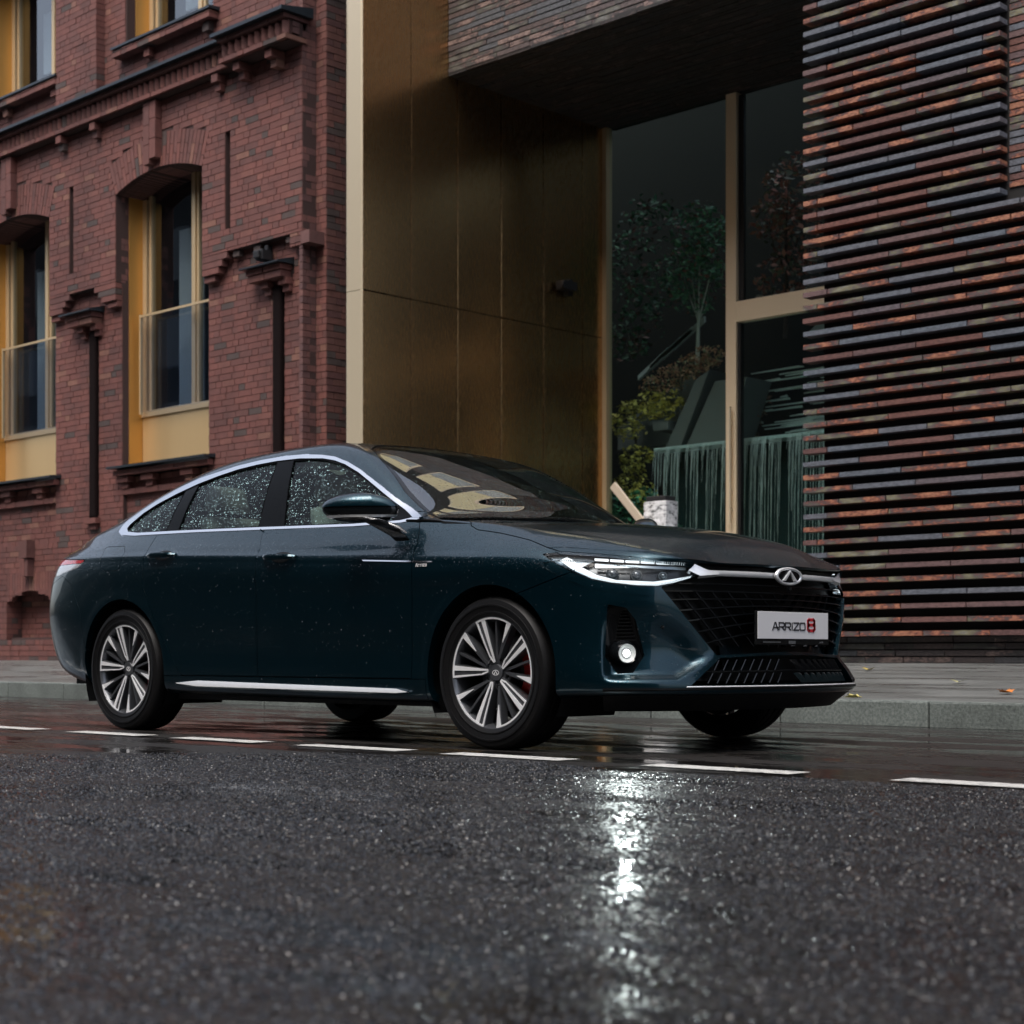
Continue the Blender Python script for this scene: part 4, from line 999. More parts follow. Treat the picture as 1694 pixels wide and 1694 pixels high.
def car_glass(name, tint, drops, refl=.06, thr=.55, ior=1.2):
    m, nt, b = mat_new(name); L = nt.links.new; out = nt.nodes['Material Output']; pos = gpos(nt)
    tr = N(nt, 'ShaderNodeBsdfTransparent'); tr.inputs[0].default_value = (*tint, 1)
    gl = N(nt, 'ShaderNodeBsdfGlossy'); gl.inputs['Roughness'].default_value = .015
    fr = N(nt, 'ShaderNodeFresnel'); fr.inputs['IOR'].default_value = ior
    base = bump(nt, noise(nt, pos, 1.5, 2, .5).outputs[0], .03, .02)
    v = N(nt, 'ShaderNodeTexVoronoi', feature='F1'); v.inputs['Scale'].default_value = 130; L(pos, v.inputs['Vector'])
    sp = N(nt, 'ShaderNodeSeparateColor'); L(v.outputs['Color'], sp.inputs[0])
    h = math_(nt, 'SUBTRACT', math_(nt, 'MULTIPLY', sp.outputs[0], .5), v.outputs['Distance'], True)
    on = math_(nt, 'LESS_THAN', sp.outputs[1], thr); h = math_(nt, 'MULTIPLY', math_(nt, 'POWER', h, .5), on)
    bb = bump(nt, h, .3, .003); L(base.outputs[0], bb.inputs['Normal']); L(bb.outputs[0], gl.inputs['Normal']); L(base.outputs[0], fr.inputs['Normal'])
    f = N(nt, 'ShaderNodeMath', operation='MULTIPLY_ADD'); L(fr.outputs[0], f.inputs[0]); f.inputs[1].default_value = 1.0; f.inputs[2].default_value = refl
    ms = N(nt, 'ShaderNodeMixShader'); L(f.outputs[0], ms.inputs[0]); L(tr.outputs[0], ms.inputs[1]); L(gl.outputs[0], ms.inputs[2])
    if drops:
        dmask = None
        for sc_, th_, rad_ in ((75, .55, .34), (150, .6, .36)):
            v3 = N(nt, 'ShaderNodeTexVoronoi', feature='F1'); v3.inputs['Scale'].default_value = sc_; L(pos, v3.inputs['Vector']); s3 = N(nt, 'ShaderNodeSeparateColor'); L(v3.outputs['Color'], s3.inputs[0])
            r3 = math_(nt, 'MULTIPLY', s3.outputs[0], rad_); m3 = math_(nt, 'MULTIPLY', math_(nt, 'LESS_THAN', v3.outputs['Distance'], r3), math_(nt, 'LESS_THAN', s3.outputs[1], th_))
            m3 = math_(nt, 'MULTIPLY', m3, math_(nt, 'MULTIPLY_ADD', s3.outputs[2], .8)); dmask = m3 if dmask is None else math_(nt, 'MAXIMUM', dmask, m3)
        nv = ramp(nt, noise(nt, pos, 7, 4, .6).outputs[0], [(.36, (.55,)*3), (.62, (1,)*3)]); dmask = math_(nt, 'MULTIPLY', dmask, nv.outputs[0])
        dg = N(nt, 'ShaderNodeBsdfDiffuse'); dg.inputs['Color'].default_value = (.46, .72, .74, 1)  # pale diffuse dots painted for the sparkle of the drops
        m2 = N(nt, 'ShaderNodeMixShader'); L(math_(nt, 'MULTIPLY', dmask, drops), m2.inputs[0]); L(ms.outputs[0], m2.inputs[1]); L(dg.outputs[0], m2.inputs[2]); ms = m2
    L(ms.outputs[0], out.inputs[0]); return m
M['side_glass'] = car_glass('wet_side_glass', (.50, .64, .64), .9, .0)
M['windscreen'] = car_glass('windscreen_glass', (.35, .42, .40), .12, .17, .2, 1.5)
M['lamp_glass'] = car_glass('lamp_glass', (.9, .93, .95), 0, .0)

# ---------------------------------------------------------------- car body
XF, YC = -5.11, 6.06
car = empty('sedan', (XF-1.395, YC, 0), 'dark teal four-door sedan wet with rain, parked along the kerb with its fog lamp lit', 'car')
def loc(V): return np.c_[V[:, 0]+1.395, -V[:, 1], V[:, 2]]
P_, U_ = solve_surfaces()
GL = bs(ext_lower(P_, U_), 10, 10); GH = bs(ext_upper(U_, P_), 10, 10)
def smooth(t): t = np.clip(t, 0, 1); return t*t*(3-2*t)
LEDGE = np.array([(-.25, .302), (-.176, .300), (.169, .303), (.415, .400), (.60, .41)])
def sculpt(G):
    Nn = -grid_normals(G); q = G[..., 0]-G[..., 1]; z = G[..., 2]; x = G[..., 0]; w = G[..., 1]
    front = (x > .3)
    zl = np.interp(q, LEDGE[:, 0], LEDGE[:, 1])
    d = .045*smooth((z-zl)/.035)*smooth((.63-z)/.22)*smooth((q+.275)/.06)*smooth((.44-(z-.40)*1.22-q)/.24)*front
    # arch flares
    f = np.zeros_like(d)
    for cx, cz in ((0., .32), (-2.789, .32)):
        r = np.hypot(x-cx, z-cz); f += .002*smooth((.440-r)/.035)*(w > .5)*(z < .86)
    # crisp shoulder line on the flank
    zc = np.interp(x, [-3.6, -2.5, -.4, .4], [.955, .925, .835, .81]); s = (z-zc)
    f += np.where((x > -3.6) & (x < .25) & (w > .5), .006*np.exp(-(s/.012)**2)*smooth((x+3.6)/.3)*smooth((.25-x)/.5), 0)
    return G+Nn*(f-d)[..., None]
GL = sculpt(GL)
SL_, SH_ = grid_surf(GL), grid_surf(GH)
SL_.N *= -1; SH_.N *= -1
A = Surf(np.concatenate([SL_.V, SH_.V]), np.concatenate([SL_.N, SH_.N]), np.concatenate([SL_.F, SH_.F+len(SL_.V)]))
A0 = A.copy()
def offs(S, d): return Surf(S.V+S.N*d, S.N, S.F)
def mirror(S): m_ = np.array([1, -1, 1.]); return Surf(S.V*m_, S.N*m_, S.F[:, ::-1])
def join(*Ss):
    V, Nn, F, n = [], [], [], 0
    for s in Ss: V.append(s.V); Nn.append(s.N); F.append(s.F+n); n += len(s.V)
    return Surf(np.concatenate(V), np.concatenate(Nn), np.concatenate(F))
def orient(S):
    a, b, c = S.V[S.F[:, 0]], S.V[S.F[:, 1]], S.V[S.F[:, 2]]
    fn = np.cross(b-a, c-a); vn = S.N[S.F[:, 0]]+S.N[S.F[:, 1]]+S.N[S.F[:, 2]]
    F = S.F.copy(); bad = (fn*vn).sum(1) < 0; F[bad] = F[bad][:, ::-1]
    keep = np.linalg.norm(fn, axis=1) > 1e-12
    return Surf(S.V, S.N, F[keep])
def flange(S, fns, depth):
    """walls going inwards from the borders lying on the given cut lines"""
    nv = np.zeros(len(S.V), bool)
    for fn, off in fns: nv |= np.abs(np.abs(fn(S.V))-off) < 2.5e-3
    F = S.F[nv[S.F].sum(1) >= 2]
    if not len(F): return S
    e = np.sort(np.concatenate([F[:, [0, 1]], F[:, [1, 2]], F[:, [2, 0]]]), 1)
    ue, cnt = np.unique(e, axis=0, return_counts=True); be = ue[cnt == 1]
    if not len(be): return S
    ok = np.zeros(len(be), bool)
    for fn, off in fns:
        s = np.abs(np.abs(fn(S.V))-off); ok |= (s[be[:, 0]] < 2.5e-3) & (s[be[:, 1]] < 2.5e-3)
    be = be[ok]
    if not len(be): return S
    a, b = be[:, 0], be[:, 1]; Va, Vb = S.V[a], S.V[b]; ia, ib = Va-S.N[a]*depth, Vb-S.N[b]*depth
    mid = np.cross(Vb-Va, S.N[a]); l = np.linalg.norm(mid, axis=1, keepdims=True); mid = mid/np.maximum(l, 1e-9)
    n = len(be); V2 = np.concatenate([Va, Vb, ib, ia]); N2 = np.concatenate([mid]*4); i = np.arange(n)
    F2 = np.concatenate([np.c_[i, i+n, i+2*n], np.c_[i, i+2*n, i+3*n]])
    return Surf(np.concatenate([S.V, V2]), np.concatenate([S.N, N2]), np.concatenate([S.F, F2+len(S.V)]))
def emit(name, S, mat, parent=None, both=False, side=1):
    """side 1: camera side, -1: mirrored, both: one mesh holding the two halves"""
    if both: S = join(S, mirror(S))
    elif side < 0: S = mirror(S)
    V = loc(S.V); Nn = S.N*np.array([1, -1, 1.]); Nn = Nn/np.maximum(np.linalg.norm(Nn, axis=1, keepdims=True), 1e-9)
    T_ = orient(Surf(V, Nn, S.F))
    me = bpy.data.meshes.new(name); me.vertices.add(len(T_.V)); me.vertices.foreach_set('co', T_.V.ravel())
    F = T_.F.astype(np.int32); me.loops.add(len(F)*3); me.loops.foreach_set('vertex_index', F.ravel()); me.polygons.add(len(F)); me.polygons.foreach_set('loop_start', np.arange(0, len(F)*3, 3, dtype=np.int32))
    me.update(calc_edges=True); me.polygons.foreach_set('use_smooth', np.ones(len(F), bool))
    me.normals_split_custom_set_from_vertices(T_.N.tolist())
    return link(name, me, mat, parent or car)
def pair(name, S, mat): return emit(name, S, mat), emit(name, S, mat, side=-1)
def PQ(poly): return lambda V: sdf_poly(poly, qz(V))
def PX(poly, wmin=.5): 
    return lambda V: np.maximum(sdf_poly(poly, xz(V)), wmin-V[:, 1])
def PT(poly, zmin=1.0): return lambda V: np.maximum(sdf_poly(poly, V[:, :2]), zmin-V[:, 2])
def circ(cx, cz, r): return lambda V: np.maximum(np.hypot(V[:, 0]-cx, V[:, 2]-cz)-r, .3-V[:, 1])
G_ = .0022
def take(S, fn, gap=G_, ref=1, depth=.014):
    a = cut(S, fn, 'in', gap, ref); b = cut(S, fn, 'out', gap, ref)
    return flange(a, [(fn, gap)], depth), flange(b, [(fn, gap)], depth)
# arches
AF, AR = circ(0., .32, .385), circ(-2.789, .32, .385)
for fn in (AF, AR): 
    A = cut(A, fn, 'out', 0, 2); A = flange(A, [(fn, 0)], .035)
# side windows
DLO_O = [(-2.985, 1.085), (-2.985, 1.125), (-2.965, 1.165), (-2.90, 1.215), (-2.78, 1.268), (-2.62, 1.318), (-2.44, 1.361), (-2.137, 1.403), (-1.94, 1.418), (-1.744, 1.423), (-1.59, 1.419), (-1.436, 1.404), (-1.32, 1.384), (-1.209, 1.350), (-1.09, 1.302), (-.974, 1.246), (-.86, 1.19), (-.755, 1.135), (-.63, 1.072), (-.512, 1.015), (-.638, 1.006), (-.958, 1.006), (-1.677, 1.026), (-2.2, 1.040), (-2.778, 1.050), (-2.93, 1.062)]
DLO_I = [(-2.905, 1.100), (-2.895, 1.122), (-2.82, 1.180), (-2.719, 1.228), (-2.58, 1.276), (-2.424, 1.319), (-2.27, 1.350), (-2.107, 1.375), (-1.95, 1.388), (-1.787, 1.394), (-1.6, 1.392), (-1.413, 1.377), (-1.31, 1.358), (-1.213, 1.330), (-1.09, 1.281), (-.979, 1.225), (-.87, 1.170), (-.773, 1.121), (-.67, 1.071), (-.585, 1.026), (-.646, 1.018), (-.966, 1.0185), (-1.688, 1.040), (-2.3, 1.056), (-2.759, 1.066), (-2.87, 1.078)]
DLO_O = [(a, b-.006 if b > 1.10 else b) for a, b in DLO_O]
dlo_o, dlo_i = PX(DLO_O), PX(DLO_I)
win, A = take(A, dlo_o, .0008)
ring = cut(win, dlo_i, 'out', 0); ring = flange(offs(ring, .003), [(dlo_i, 0), (dlo_o, .0008)], .008)
pair('window_trim', ring, M['chrome'])
inner = cut(win, dlo_i, 'in', .0)
panes = {'rear_quarter_pane': [(-2.90, 1.095), (-2.885, 1.12), (-2.81, 1.180), (-2.71, 1.226), (-2.515, 1.290), (-2.49, 1.068), (-2.76, 1.060), (-2.88, 1.075)],
         'rear_door_pane': [(-2.415, 1.314), (-2.27, 1.343), (-2.104, 1.368), (-1.95, 1.381), (-1.785, 1.387), (-1.69, 1.046), (-2.3, 1.062), (-2.375, 1.064)],
         'front_door_pane': [(-1.645, 1.386), (-1.52, 1.382), (-1.39, 1.367), (-1.21, 1.322), (-1.09, 1.273), (-.976, 1.216), (-.87, 1.162), (-.79, 1.122), (-.715, 1.085), (-.705, 1.025), (-.966, 1.025), (-1.485, 1.040)]}
rest = inner; pane_surf = {}
for nm, poly in panes.items():
    fn = PX(poly); p, rest = cut(rest, fn, 'in', 0), cut(rest, fn, 'out', 0); pane_surf[nm] = p
    rest = flange(rest, [(fn, 0)], .012)
pair('window_pillar', offs(rest, -.002), simple('pillar_black', (.003, .0035, .004), .25, Specular_IOR_Level=.03))
for nm, p in pane_surf.items(): pair(nm, offs(p, -.009), M['side_glass'])
# windscreen, cowl, rear window
WS = [(-1.30, -.1), (-1.30, 0), (-1.285, .25), (-1.235, .45), (-1.15, .565), (-1.03, .615), (-.75, .71), (-.46, .772), (-.415, .66), (-.385, .45), (-.36, .2), (-.35, 0), (-.35, -.1)]
ws, A = take(A, PT(WS), .0015)
emit('windscreen', offs(cut(ws, PT([(-1.28, -.1), (-1.28, 0), (-1.265, .25), (-1.218, .43), (-1.14, .545), (-1.03, .592), (-.75, .685), (-.49, .742), (-.44, .66), (-.41, .45), (-.385, .2), (-.375, 0), (-.375, -.1)]), 'in', 0), -.004), M['windscreen'], both=True)
emit('windscreen_border', offs(cut(ws, PT([(-1.28, -.1), (-1.28, 0), (-1.265, .25), (-1.218, .43), (-1.14, .545), (-1.03, .592), (-.75, .685), (-.49, .742), (-.44, .66), (-.41, .45), (-.385, .2), (-.375, 0), (-.375, -.1)]), 'out', 0), -.004), M['gloss_black'], both=True)
CW = [(-.35, -.1), (-.35, 0), (-.36, .2), (-.385, .45), (-.415, .66), (-.46, .772), (-.40, .785), (-.37, .72), (-.355, .6), (-.33, .3), (-.31, 0), (-.31, -.1)]
cw, A = take(A, PT(CW), .001); emit('cowl', offs(cw, -.012), M['satin_black'], both=True)
RW = [(-2.25, -.1), (-2.25, .35), (-2.4, .52), (-2.85, .50), (-3.2, .47), (-3.30, .35), (-3.32, -.1)]
rw, A = take(A, PT(RW), .002); emit('rear_window', offs(rw, -.003), M['windscreen'], both=True)
# lamps, grille, openings at the front
HL = [(-.592, .824), (-.487, .830), (-.297, .818), (.015, .795), (.233, .779), (.274, .776), (.342, .750), (.257, .722), (.149, .698), (.056, .685), (-.058, .687), (-.214, .699), (-.325, .716), (-.435, .749), (-.534, .789)]
hlf = lambda V: np.maximum(sdf_poly(HL, qz(V)), -V[:, 0])
hl, A = take(A, hlf, .0025, 3, .010)
BAR = [(.236, .7515), (.278, .779), (.348, .759), (.813, .755), (1.2, .755), (1.2, .731), (.813, .731), (.30, .728)]
FRF = lambda poly: (lambda V: np.maximum(sdf_poly(poly, qz(V)), .15-V[:, 0]))
hlf2 = FRF(BAR)
bar_, hl_in = cut(hl, hlf2, 'in', 0, 2), cut(hl, hlf2, 'out', 0, 2)
bar2, A = take(A, hlf2, .0005, 3)
BAR_S = join(bar_, bar2)
GR = [(.079, .678), (.086, .694), (.250, .730), (.262, .738), (.30, .745), (.813, .745), (1.2, .745), (1.2, .425), (.80, .418), (.409, .404)]
gf = FRF(GR); A = cut(A, gf, 'out', 0, 3); A = flange(A, [(lambda V: gf(V)+(V[:, 2] > .668)*1., 0)], .05)
emit('grille_back', offs(cut(A0, gf, 'in', -.045, 2), -.065), M['satin_black'], both=True)
LI = [(.434, .394), (.8, .405), (1.2, .405), (1.2, .284), (.9, .284), (.245, .281)]
lf = FRF(LI); li, A = take(A, lf, .0, 3, .05)
emit('lower_intake_back', offs(cut(A0, lf, 'in', -.04, 2), -.06), M['satin_black'], both=True)
FB = [(-.232, .611), (-.127, .598), (-.071, .547), (-.017, .404), (-.086, .333), (-.175, .329), (-.246, .397)]
ff = FRF(FB); fb, A = take(A, ff, .0, 3, .035)
pair('fog_lamp_recess', offs(cut(A0, ff, 'in', -.004, 2), -.035), M['gloss_black'])
gapstrip = FRF([(.262, .7835), (.285, .765), (.35, .745), (.813, .745), (1.2, .745), (1.2, .771), (.77, .772), (.55, .775), (.30, .7805)])
gs, A = cut(A, gapstrip, 'in', 0, 2), cut(A, gapstrip, 'out', 0, 2); emit('bonnet_gap_seal', offs(gs, -.02), M['satin_black'], both=True)
# tail lamp (x+w, z)
TLp = [(-2.28, .935), (-2.34, .893), (-2.6, .855), (-2.9, .842), (-3.9, .842), (-3.9, .945), (-2.9, .95), (-2.66, .953)]
TLr = [(-2.28, .937), (-2.33, .918), (-2.6, .918), (-3.9, .92), (-3.9, .945), (-2.9, .95), (-2.66, .953)]
tf = lambda P: (lambda V: np.maximum(sdf_poly(P, np.c_[V[:, 0]+V[:, 1], V[:, 2]]), V[:, 0]+3.1))
tl, A = take(A, tf(TLp), .002, 3)
emit('tail_lamp', offs(cut(tl, tf(TLr), 'in', 0, 2), -.002), M['red_lens'], both=True); emit('tail_lamp_lower', offs(cut(tl, tf(TLr), 'out', 0, 2), -.004), M['clear_lens'], both=True)
# bonnet
hq = [(-1.05, 1.3), (-1.03, .985), (-1.018, .972), (-.979, .951), (-.91, .941), (-.839, .930), (-.75, .911), (-.663, .890), (-.571, .856), (-.50, .836), (-.40, .828), (-.30, .8225), (-.015, .802), (.24, .784), (.30, .7815), (.55, .776), (.77, .773), (1.3, .771), (1.3, 1.4)]
hx = [(1.2, -.1), (1.2, 1.0), (-.18, 1.0), (-.2, .819), (-.29, .735), (-.36, .68), (-.35, .6), (-.33, .3), (-.31, 0), (-.31, -.1)]
hf = lambda V: np.maximum.reduce([sdf_poly(hq, qz(V)), sdf_poly(hx, V[:, :2]), .6-V[:, 2]])
hd, A = take(A, hf, .0022, 2)
emit('bonnet', hd, M['paint'], both=True)
# doors
fdx = [(-.535, 1.06), (-.512, 1.00), (-.487, .95), (-.474, .905), (-.466, .77), (-.480, .55), (-.492, .30)]
bdx = [(-1.612, .30), (-1.607, .5), (-1.600, .735), (-1.600, .92), (-1.655, 1.06)]
rdx = [(-2.25, .30), (-2.277, .325), (-2.36, .43), (-2.442, .547), (-2.495, .63), (-2.532, .70), (-2.566, .76), (-2.579, .83), (-2.579, .907), (-2.567, .98), (-2.553, 1.06)]
fd = PX(fdx+bdx, .7); rd = PX(bdx[::-1]+rdx, .7)
d1, A = take(A, fd, .0020, 2); d2, A = take(A, rd, .0020, 2)
fdo = pair('front_door', d1, M['paint']); rdo = pair('rear_door', d2, M['paint'])
# fuel flap
fu = [(-3.02, .99), (-3.0, 1.0), (-2.82, .995), (-2.785, .96), (-2.80, .875), (-2.82, .862), (-2.95, .862), (-2.985, .88)]
fl, A = take(A, PX(fu, .6), .0013, 3); emit('fuel_flap', fl, M['paint'])
# sill, with its bright strip
sx_ = PX([(-2.46, .298), (-.40, .298), (-.40, .05), (-2.46, .05)], .7)
sl, A = take(A, sx_, .0015, 1)
ST = [(-2.308, .262), (-2.106, .275), (-.584, .2555), (-.500, .243), (-.587, .238), (-2.112, .25)]
pair('sill', sl, M['paint'])
stp = cut(A0, PX(ST, .7), 'in', 0, 3); tl_ = np.clip((.279-stp.V[:, 2])/.035, 0, 1); stp.V = stp.V+stp.N*(.003+.014*tl_)[:, None]; stp.N = stp.N+np.array([0, 0, .6]); stp.N /= np.linalg.norm(stp.N, axis=1, keepdims=True)
stp = flange(stp, [(PX(ST, .7), 0)], .012); pair('sill_strip', stp, M['bright_bar'])
# bumpers and wings
bq = [(-.95, .62), (-.80, .648), (-.658, .686), (-.446, .744), (-.30, .76), (.24, .765), (.30, .80), (1.3, .80), (1.3, 0), (-.95, 0)]
bf = lambda V: np.maximum(sdf_poly(bq, qz(V)), .1-V[:, 0])
fbm, A = take(A, bf, .0020, 2); emit('front_bumper', fbm, M['paint'], both=True)
wf = lambda V: np.maximum(-1.3-V[:, 0], V[:, 2]*0-9); 
wing = clip(A, np.where(A.V[:, 0] > -.55, 1., -1.)*1.0)
wg = clip(A, A.V[:, 0]+.60-np.where(A.V[:, 2] > 1.02, 9, 0)); A = clip(A, -(A.V[:, 0]+.60-np.where(A.V[:, 2] > 1.02, 9, 0)))
pair('front_wing', wg, M['paint'])
rbf = lambda V: np.maximum(sdf_poly([(-3.15, 0), (-3.15, .40), (-3.20, .66), (-3.30, .80), (-3.42, .852), (-3.6, .80), (-4.2, .78), (-4.2, 0)], xz(V)), -9+V[:, 0]*0)
rb, A = take(A, rbf, .0012, 2); emit('rear_bumper', rb, M['paint'], both=True)
bl = PT([(-4, -.1), (-4, .62), (-3.7, .62), (-3.35, .50), (-3.35, -.1)], .9)
bo, A = take(A, bl, .002, 2); emit('boot_lid', bo, M['paint'], both=True)
emit('body_shell', A, M['paint'], both=True)
# dark inner skin just below the panels
IN = A0
for fn in (circ(0., .32, .40), circ(-2.789, .32, .40), dlo_i): IN = cut(IN, fn, 'out', 0, 0)
for fn in (PT(WS), PT(RW)): IN = cut(IN, fn, 'out', 0, 0)
IN = clip(IN, np.maximum.reduce([sdf_poly(GR, qz(IN.V)), .15-IN.V[:, 0]])-.0); IN = clip(IN, np.maximum(sdf_poly(HL, qz(IN.V)), .1-IN.V[:, 0])); IN = clip(IN, np.maximum(sdf_poly(FB, qz(IN.V)), .1-IN.V[:, 0])); IN = clip(IN, np.maximum(sdf_poly(LI, qz(IN.V)), .1-IN.V[:, 0]))
IN = clip(IN, np.maximum.reduce([-.30-(IN.V[:, 0]-IN.V[:, 1]), IN.V[:, 2]-.64, .3-IN.V[:, 0]]))
emit('inner_shell', offs(IN, -.022), M['satin_black'], both=True)

# ---------------------------------------------------------------- finding points on the body
FR = clip(A0, A0.V[:, 0]-.1)
def at_q(q, z, off=0):
    p = ray_surf(np.array([q+2., 2., z]), np.array([-1, -1, 0])/math.sqrt(2), FR)
    if p is None: return None
    i = np.argmin(((A0.V-p)**2).sum(1)); return p+A0.N[i]*off
def at_x(x, z, off=0):
    i0 = np.abs(A0.V[A0.F[:, 0], 0]-x) < .3; p = ray_surf(np.array([x, 3., z]), np.array([0, -1., 0]), Surf(A0.V, A0.N, A0.F[i0]))
    i = np.argmin(((A0.V-p)**2).sum(1)); return p+A0.N[i]*off
def LC(p): return Vector((p[0]+1.395, -p[1], p[2]))
def MR(p): return Vector((p[0]+1.395, p[1], p[2]))
# lamps
def patch(name, poly, off, mat, parent=None, ref=4, fl=.004, sides=(1, -1)):
    fn = FRF(poly); s = cut(A0, fn, 'in', 0, ref)
    s = flange(offs(s, off), [(fn, 0)], fl); return [emit(name, s, mat, (parent[i] if parent else None), side=sd) for i, sd in enumerate(sides)]
M['lamp_inside'] = simple('lamp_housing', (.03, .033, .036), .25, .3)
M['lamp_silver'] = simple('lamp_reflector', (.20, .23, .25), .22, .7)
hs_ = pair('headlamp', offs(cut(hl_in, hlf, 'in', .001, 0), -.042), M['lamp_inside'])
patch('reflector', [(-.585, .822), (-.50, .827), (-.33, .818), (-.30, .805), (-.36, .785), (-.40, .77), (-.30, .718), (-.435, .752), (-.530, .789)], -.020, M['lamp_silver'], hs_)
patch('reflector', [(-.30, .770), (-.05, .768), (.24, .752), (.232, .762), (-.05, .778), (-.30, .789)], -.014, M['lamp_silver'], hs_)
patch('light_guide', [(-.46, .812), (-.425, .800), (-.378, .768), (-.291, .733), (-.181, .7115), (.033, .7045), (.114, .712), (.257, .7285), (.262, .7235), (.149, .7005), (.056, .688), (-.058, .690), (-.214, .7025), (-.322, .719), (-.43, .757), (-.50, .80)], -.006, M['drl'], hs_)
for k in range(6):
    a, b = -.30+k*.088, -.30+(k+1)*.088-.008
    za, zb = .803-(a+.3)*.052, .803-(b+.3)*.052
    patch('light_strip', [(a, za+.005), (b, zb+.005), (b, zb-.006), (a, za-.006)], -.008, M['drl'], hs_, ref=3)
M['amber'] = simple('lens_glass', (.10, .11, .12), .05, .2, Coat_Weight=1.)
for (q, z, r) in ((-.20, .743, .020), (-.06, .738, .019), (.10, .733, .015)):
    c = at_q(q, z, -.022)
    for i, f in enumerate((LC, MR)):
        g = MB(); g.lathe([(0, .012), (r*.5, .010), (r*.85, .004), (r, -.004), (r*1.25, -.004), (r*1.25, -.02)], (0, 0, 0), 'x', 20)
        o = g.obj('projector', M['amber'] if r > .016 else M['lamp_silver'], hs_[i], smooth=True); o.location = f(c); o.rotation_euler = (0, 0, math.radians(-35 if i == 0 else 35))
lens = flange(offs(hl, -.001), [(hlf, .0025)], .006)
for i, sd in enumerate((1, -1)): emit('lamp_cover', lens, M['lamp_glass'], hs_[i], side=sd)
# chrome bar with its wedge at the lamp
wedge = FRF([(.236, .7515), (.278, .779), (.352, .757), (.42, .750), (.42, .738), (.30, .7285)])
ws_ = cut(A0, wedge, 'in', 0, 4); tilt = np.clip((.779-ws_.V[:, 2])/.05, 0, 1); ws_.V = ws_.V+ws_.N*(.004+.012*tilt)[:, None]; ws_.N = ws_.N+np.array([0, 0, .55]); ws_.N /= np.linalg.norm(ws_.N, axis=1, keepdims=True)
ws_ = flange(ws_, [(wedge, 0)], .02)
cb = emit('chrome_bar', ws_, M['bright_bar'], both=True)
bp = [at_q(q, .7425, .001) for q in np.linspace(.33, .86, 12)]+[np.array([.894, 0, .7425])]
allp = [LC(p) for p in bp]+[MR(p) for p in bp[::-1][1:]]
g = MB(); V = []; k = 12
for p in allp:
    for j in range(k):
        a = 2*math.pi*j/k; V.append(p+Vector((.82, -.57 if p.y < 0 else .57, 0))*(.009*math.cos(a))*1+Vector((0, 0, .0125*math.sin(a))))
F = []
for i in range(len(allp)-1): F += [(i*k+j, i*k+(j+1) % k, (i+1)*k+(j+1) % k, (i+1)*k+j) for j in range(k)]
g.add(V, F); g.obj('bar_moulding', M['bright_bar'], cb, smooth=True, angle=80)
# grille bars
def bar_mesh(mb, pts, h, d, f):
    """ribbon of height h with depth d standing on the surface points"""
    P3 = [f(p) for p in pts]
    for a, b in zip(P3, P3[1:]):
        n = Vector((.72, -.69 if f is LC else .69, 0)); t = (b-a).normalized(); up = n.cross(t).normalized()
        if up.z < 0: up = -up
        q = [a-n*d-up*h/2, b-n*d-up*h/2, b-up*h*.3, a-up*h*.3, a-n*d+up*h/2, b-n*d+up*h/2, b+up*h*.3, a+up*h*.3]
        mb.add([q[0], q[1], q[2], q[3], q[4], q[5], q[6], q[7]], BOXF)
def gr_left(z): return np.interp(z, [.404, .678, .7225], [.409, .079, .293])
gb = []
for zl, zc in ((.700, .700), (.668, .669), (.632, .642), (.588, .614), (.545, .585), (.500, .550), (.455, .510)):
    ql = gr_left(zl)+.004; n = 9
    pts = [at_q(ql+(.905-ql)*i/n, zl+(zc-zl)*math.sin(i/n*math.pi/2), -.012) for i in range(n)]
    pts = [p for p in pts if p is not None]
    last = pts[-1].copy(); last[1] = 0; last[0] = .880; pts.append(last)
    for f in (LC, MR):
        g = MB(); bar_mesh(g, pts, .009, .03, f); g.obj('grille_bar', M['gloss_black'], car)
for k in range(9):
    q0 = .03+k*.105; pts = []
    for j in range(7):
        z = .722-(.722-.445)*j/6; q = q0+(.722-z)*1.25
        if q > .87: 
            p = at_q(min(q, .87), z, -.03); 
            if p is not None and q < .93: pts.append(p)
            break
        if q > gr_left(z)+.01 and z < .722: 
            p = at_q(q, z, -.026)
            if p is not None: pts.append(p)
    if len(pts) > 1:
        for f in (LC, MR):
            g = MB(); bar_mesh(g, pts, .008, .02, f); g.obj('grille_rib', M['gloss_black'], car)
for k in range(9):
    q0 = .36+k*.058
    for z0, z1 in ((.292, .334), (.346, .392)):
        a, b = q0+(z0-.292)*.8, q0+(z1-.292)*.8
        if a < .25+(z0-.281)*1.67+.02 or b > .86: continue
        pts = [at_q(a, z0, -.012), at_q((a+b)/2, (z0+z1)/2, -.012), at_q(b, z1, -.012)]
        for f in (LC, MR): g = MB(); bar_mesh(g, pts, .007, .03, f); g.obj('intake_rib', M['gloss_black'], car)
pts = [at_q(q, z, -.01) for q, z in ((.33, .340), (.5, .341), (.65, .342), (.80, .342))]+[np.array([.90, 0, .342])]
for f in (LC, MR): g = MB(); bar_mesh(g, pts, .006, .03, f); g.obj('intake_rib', M['gloss_black'], car)
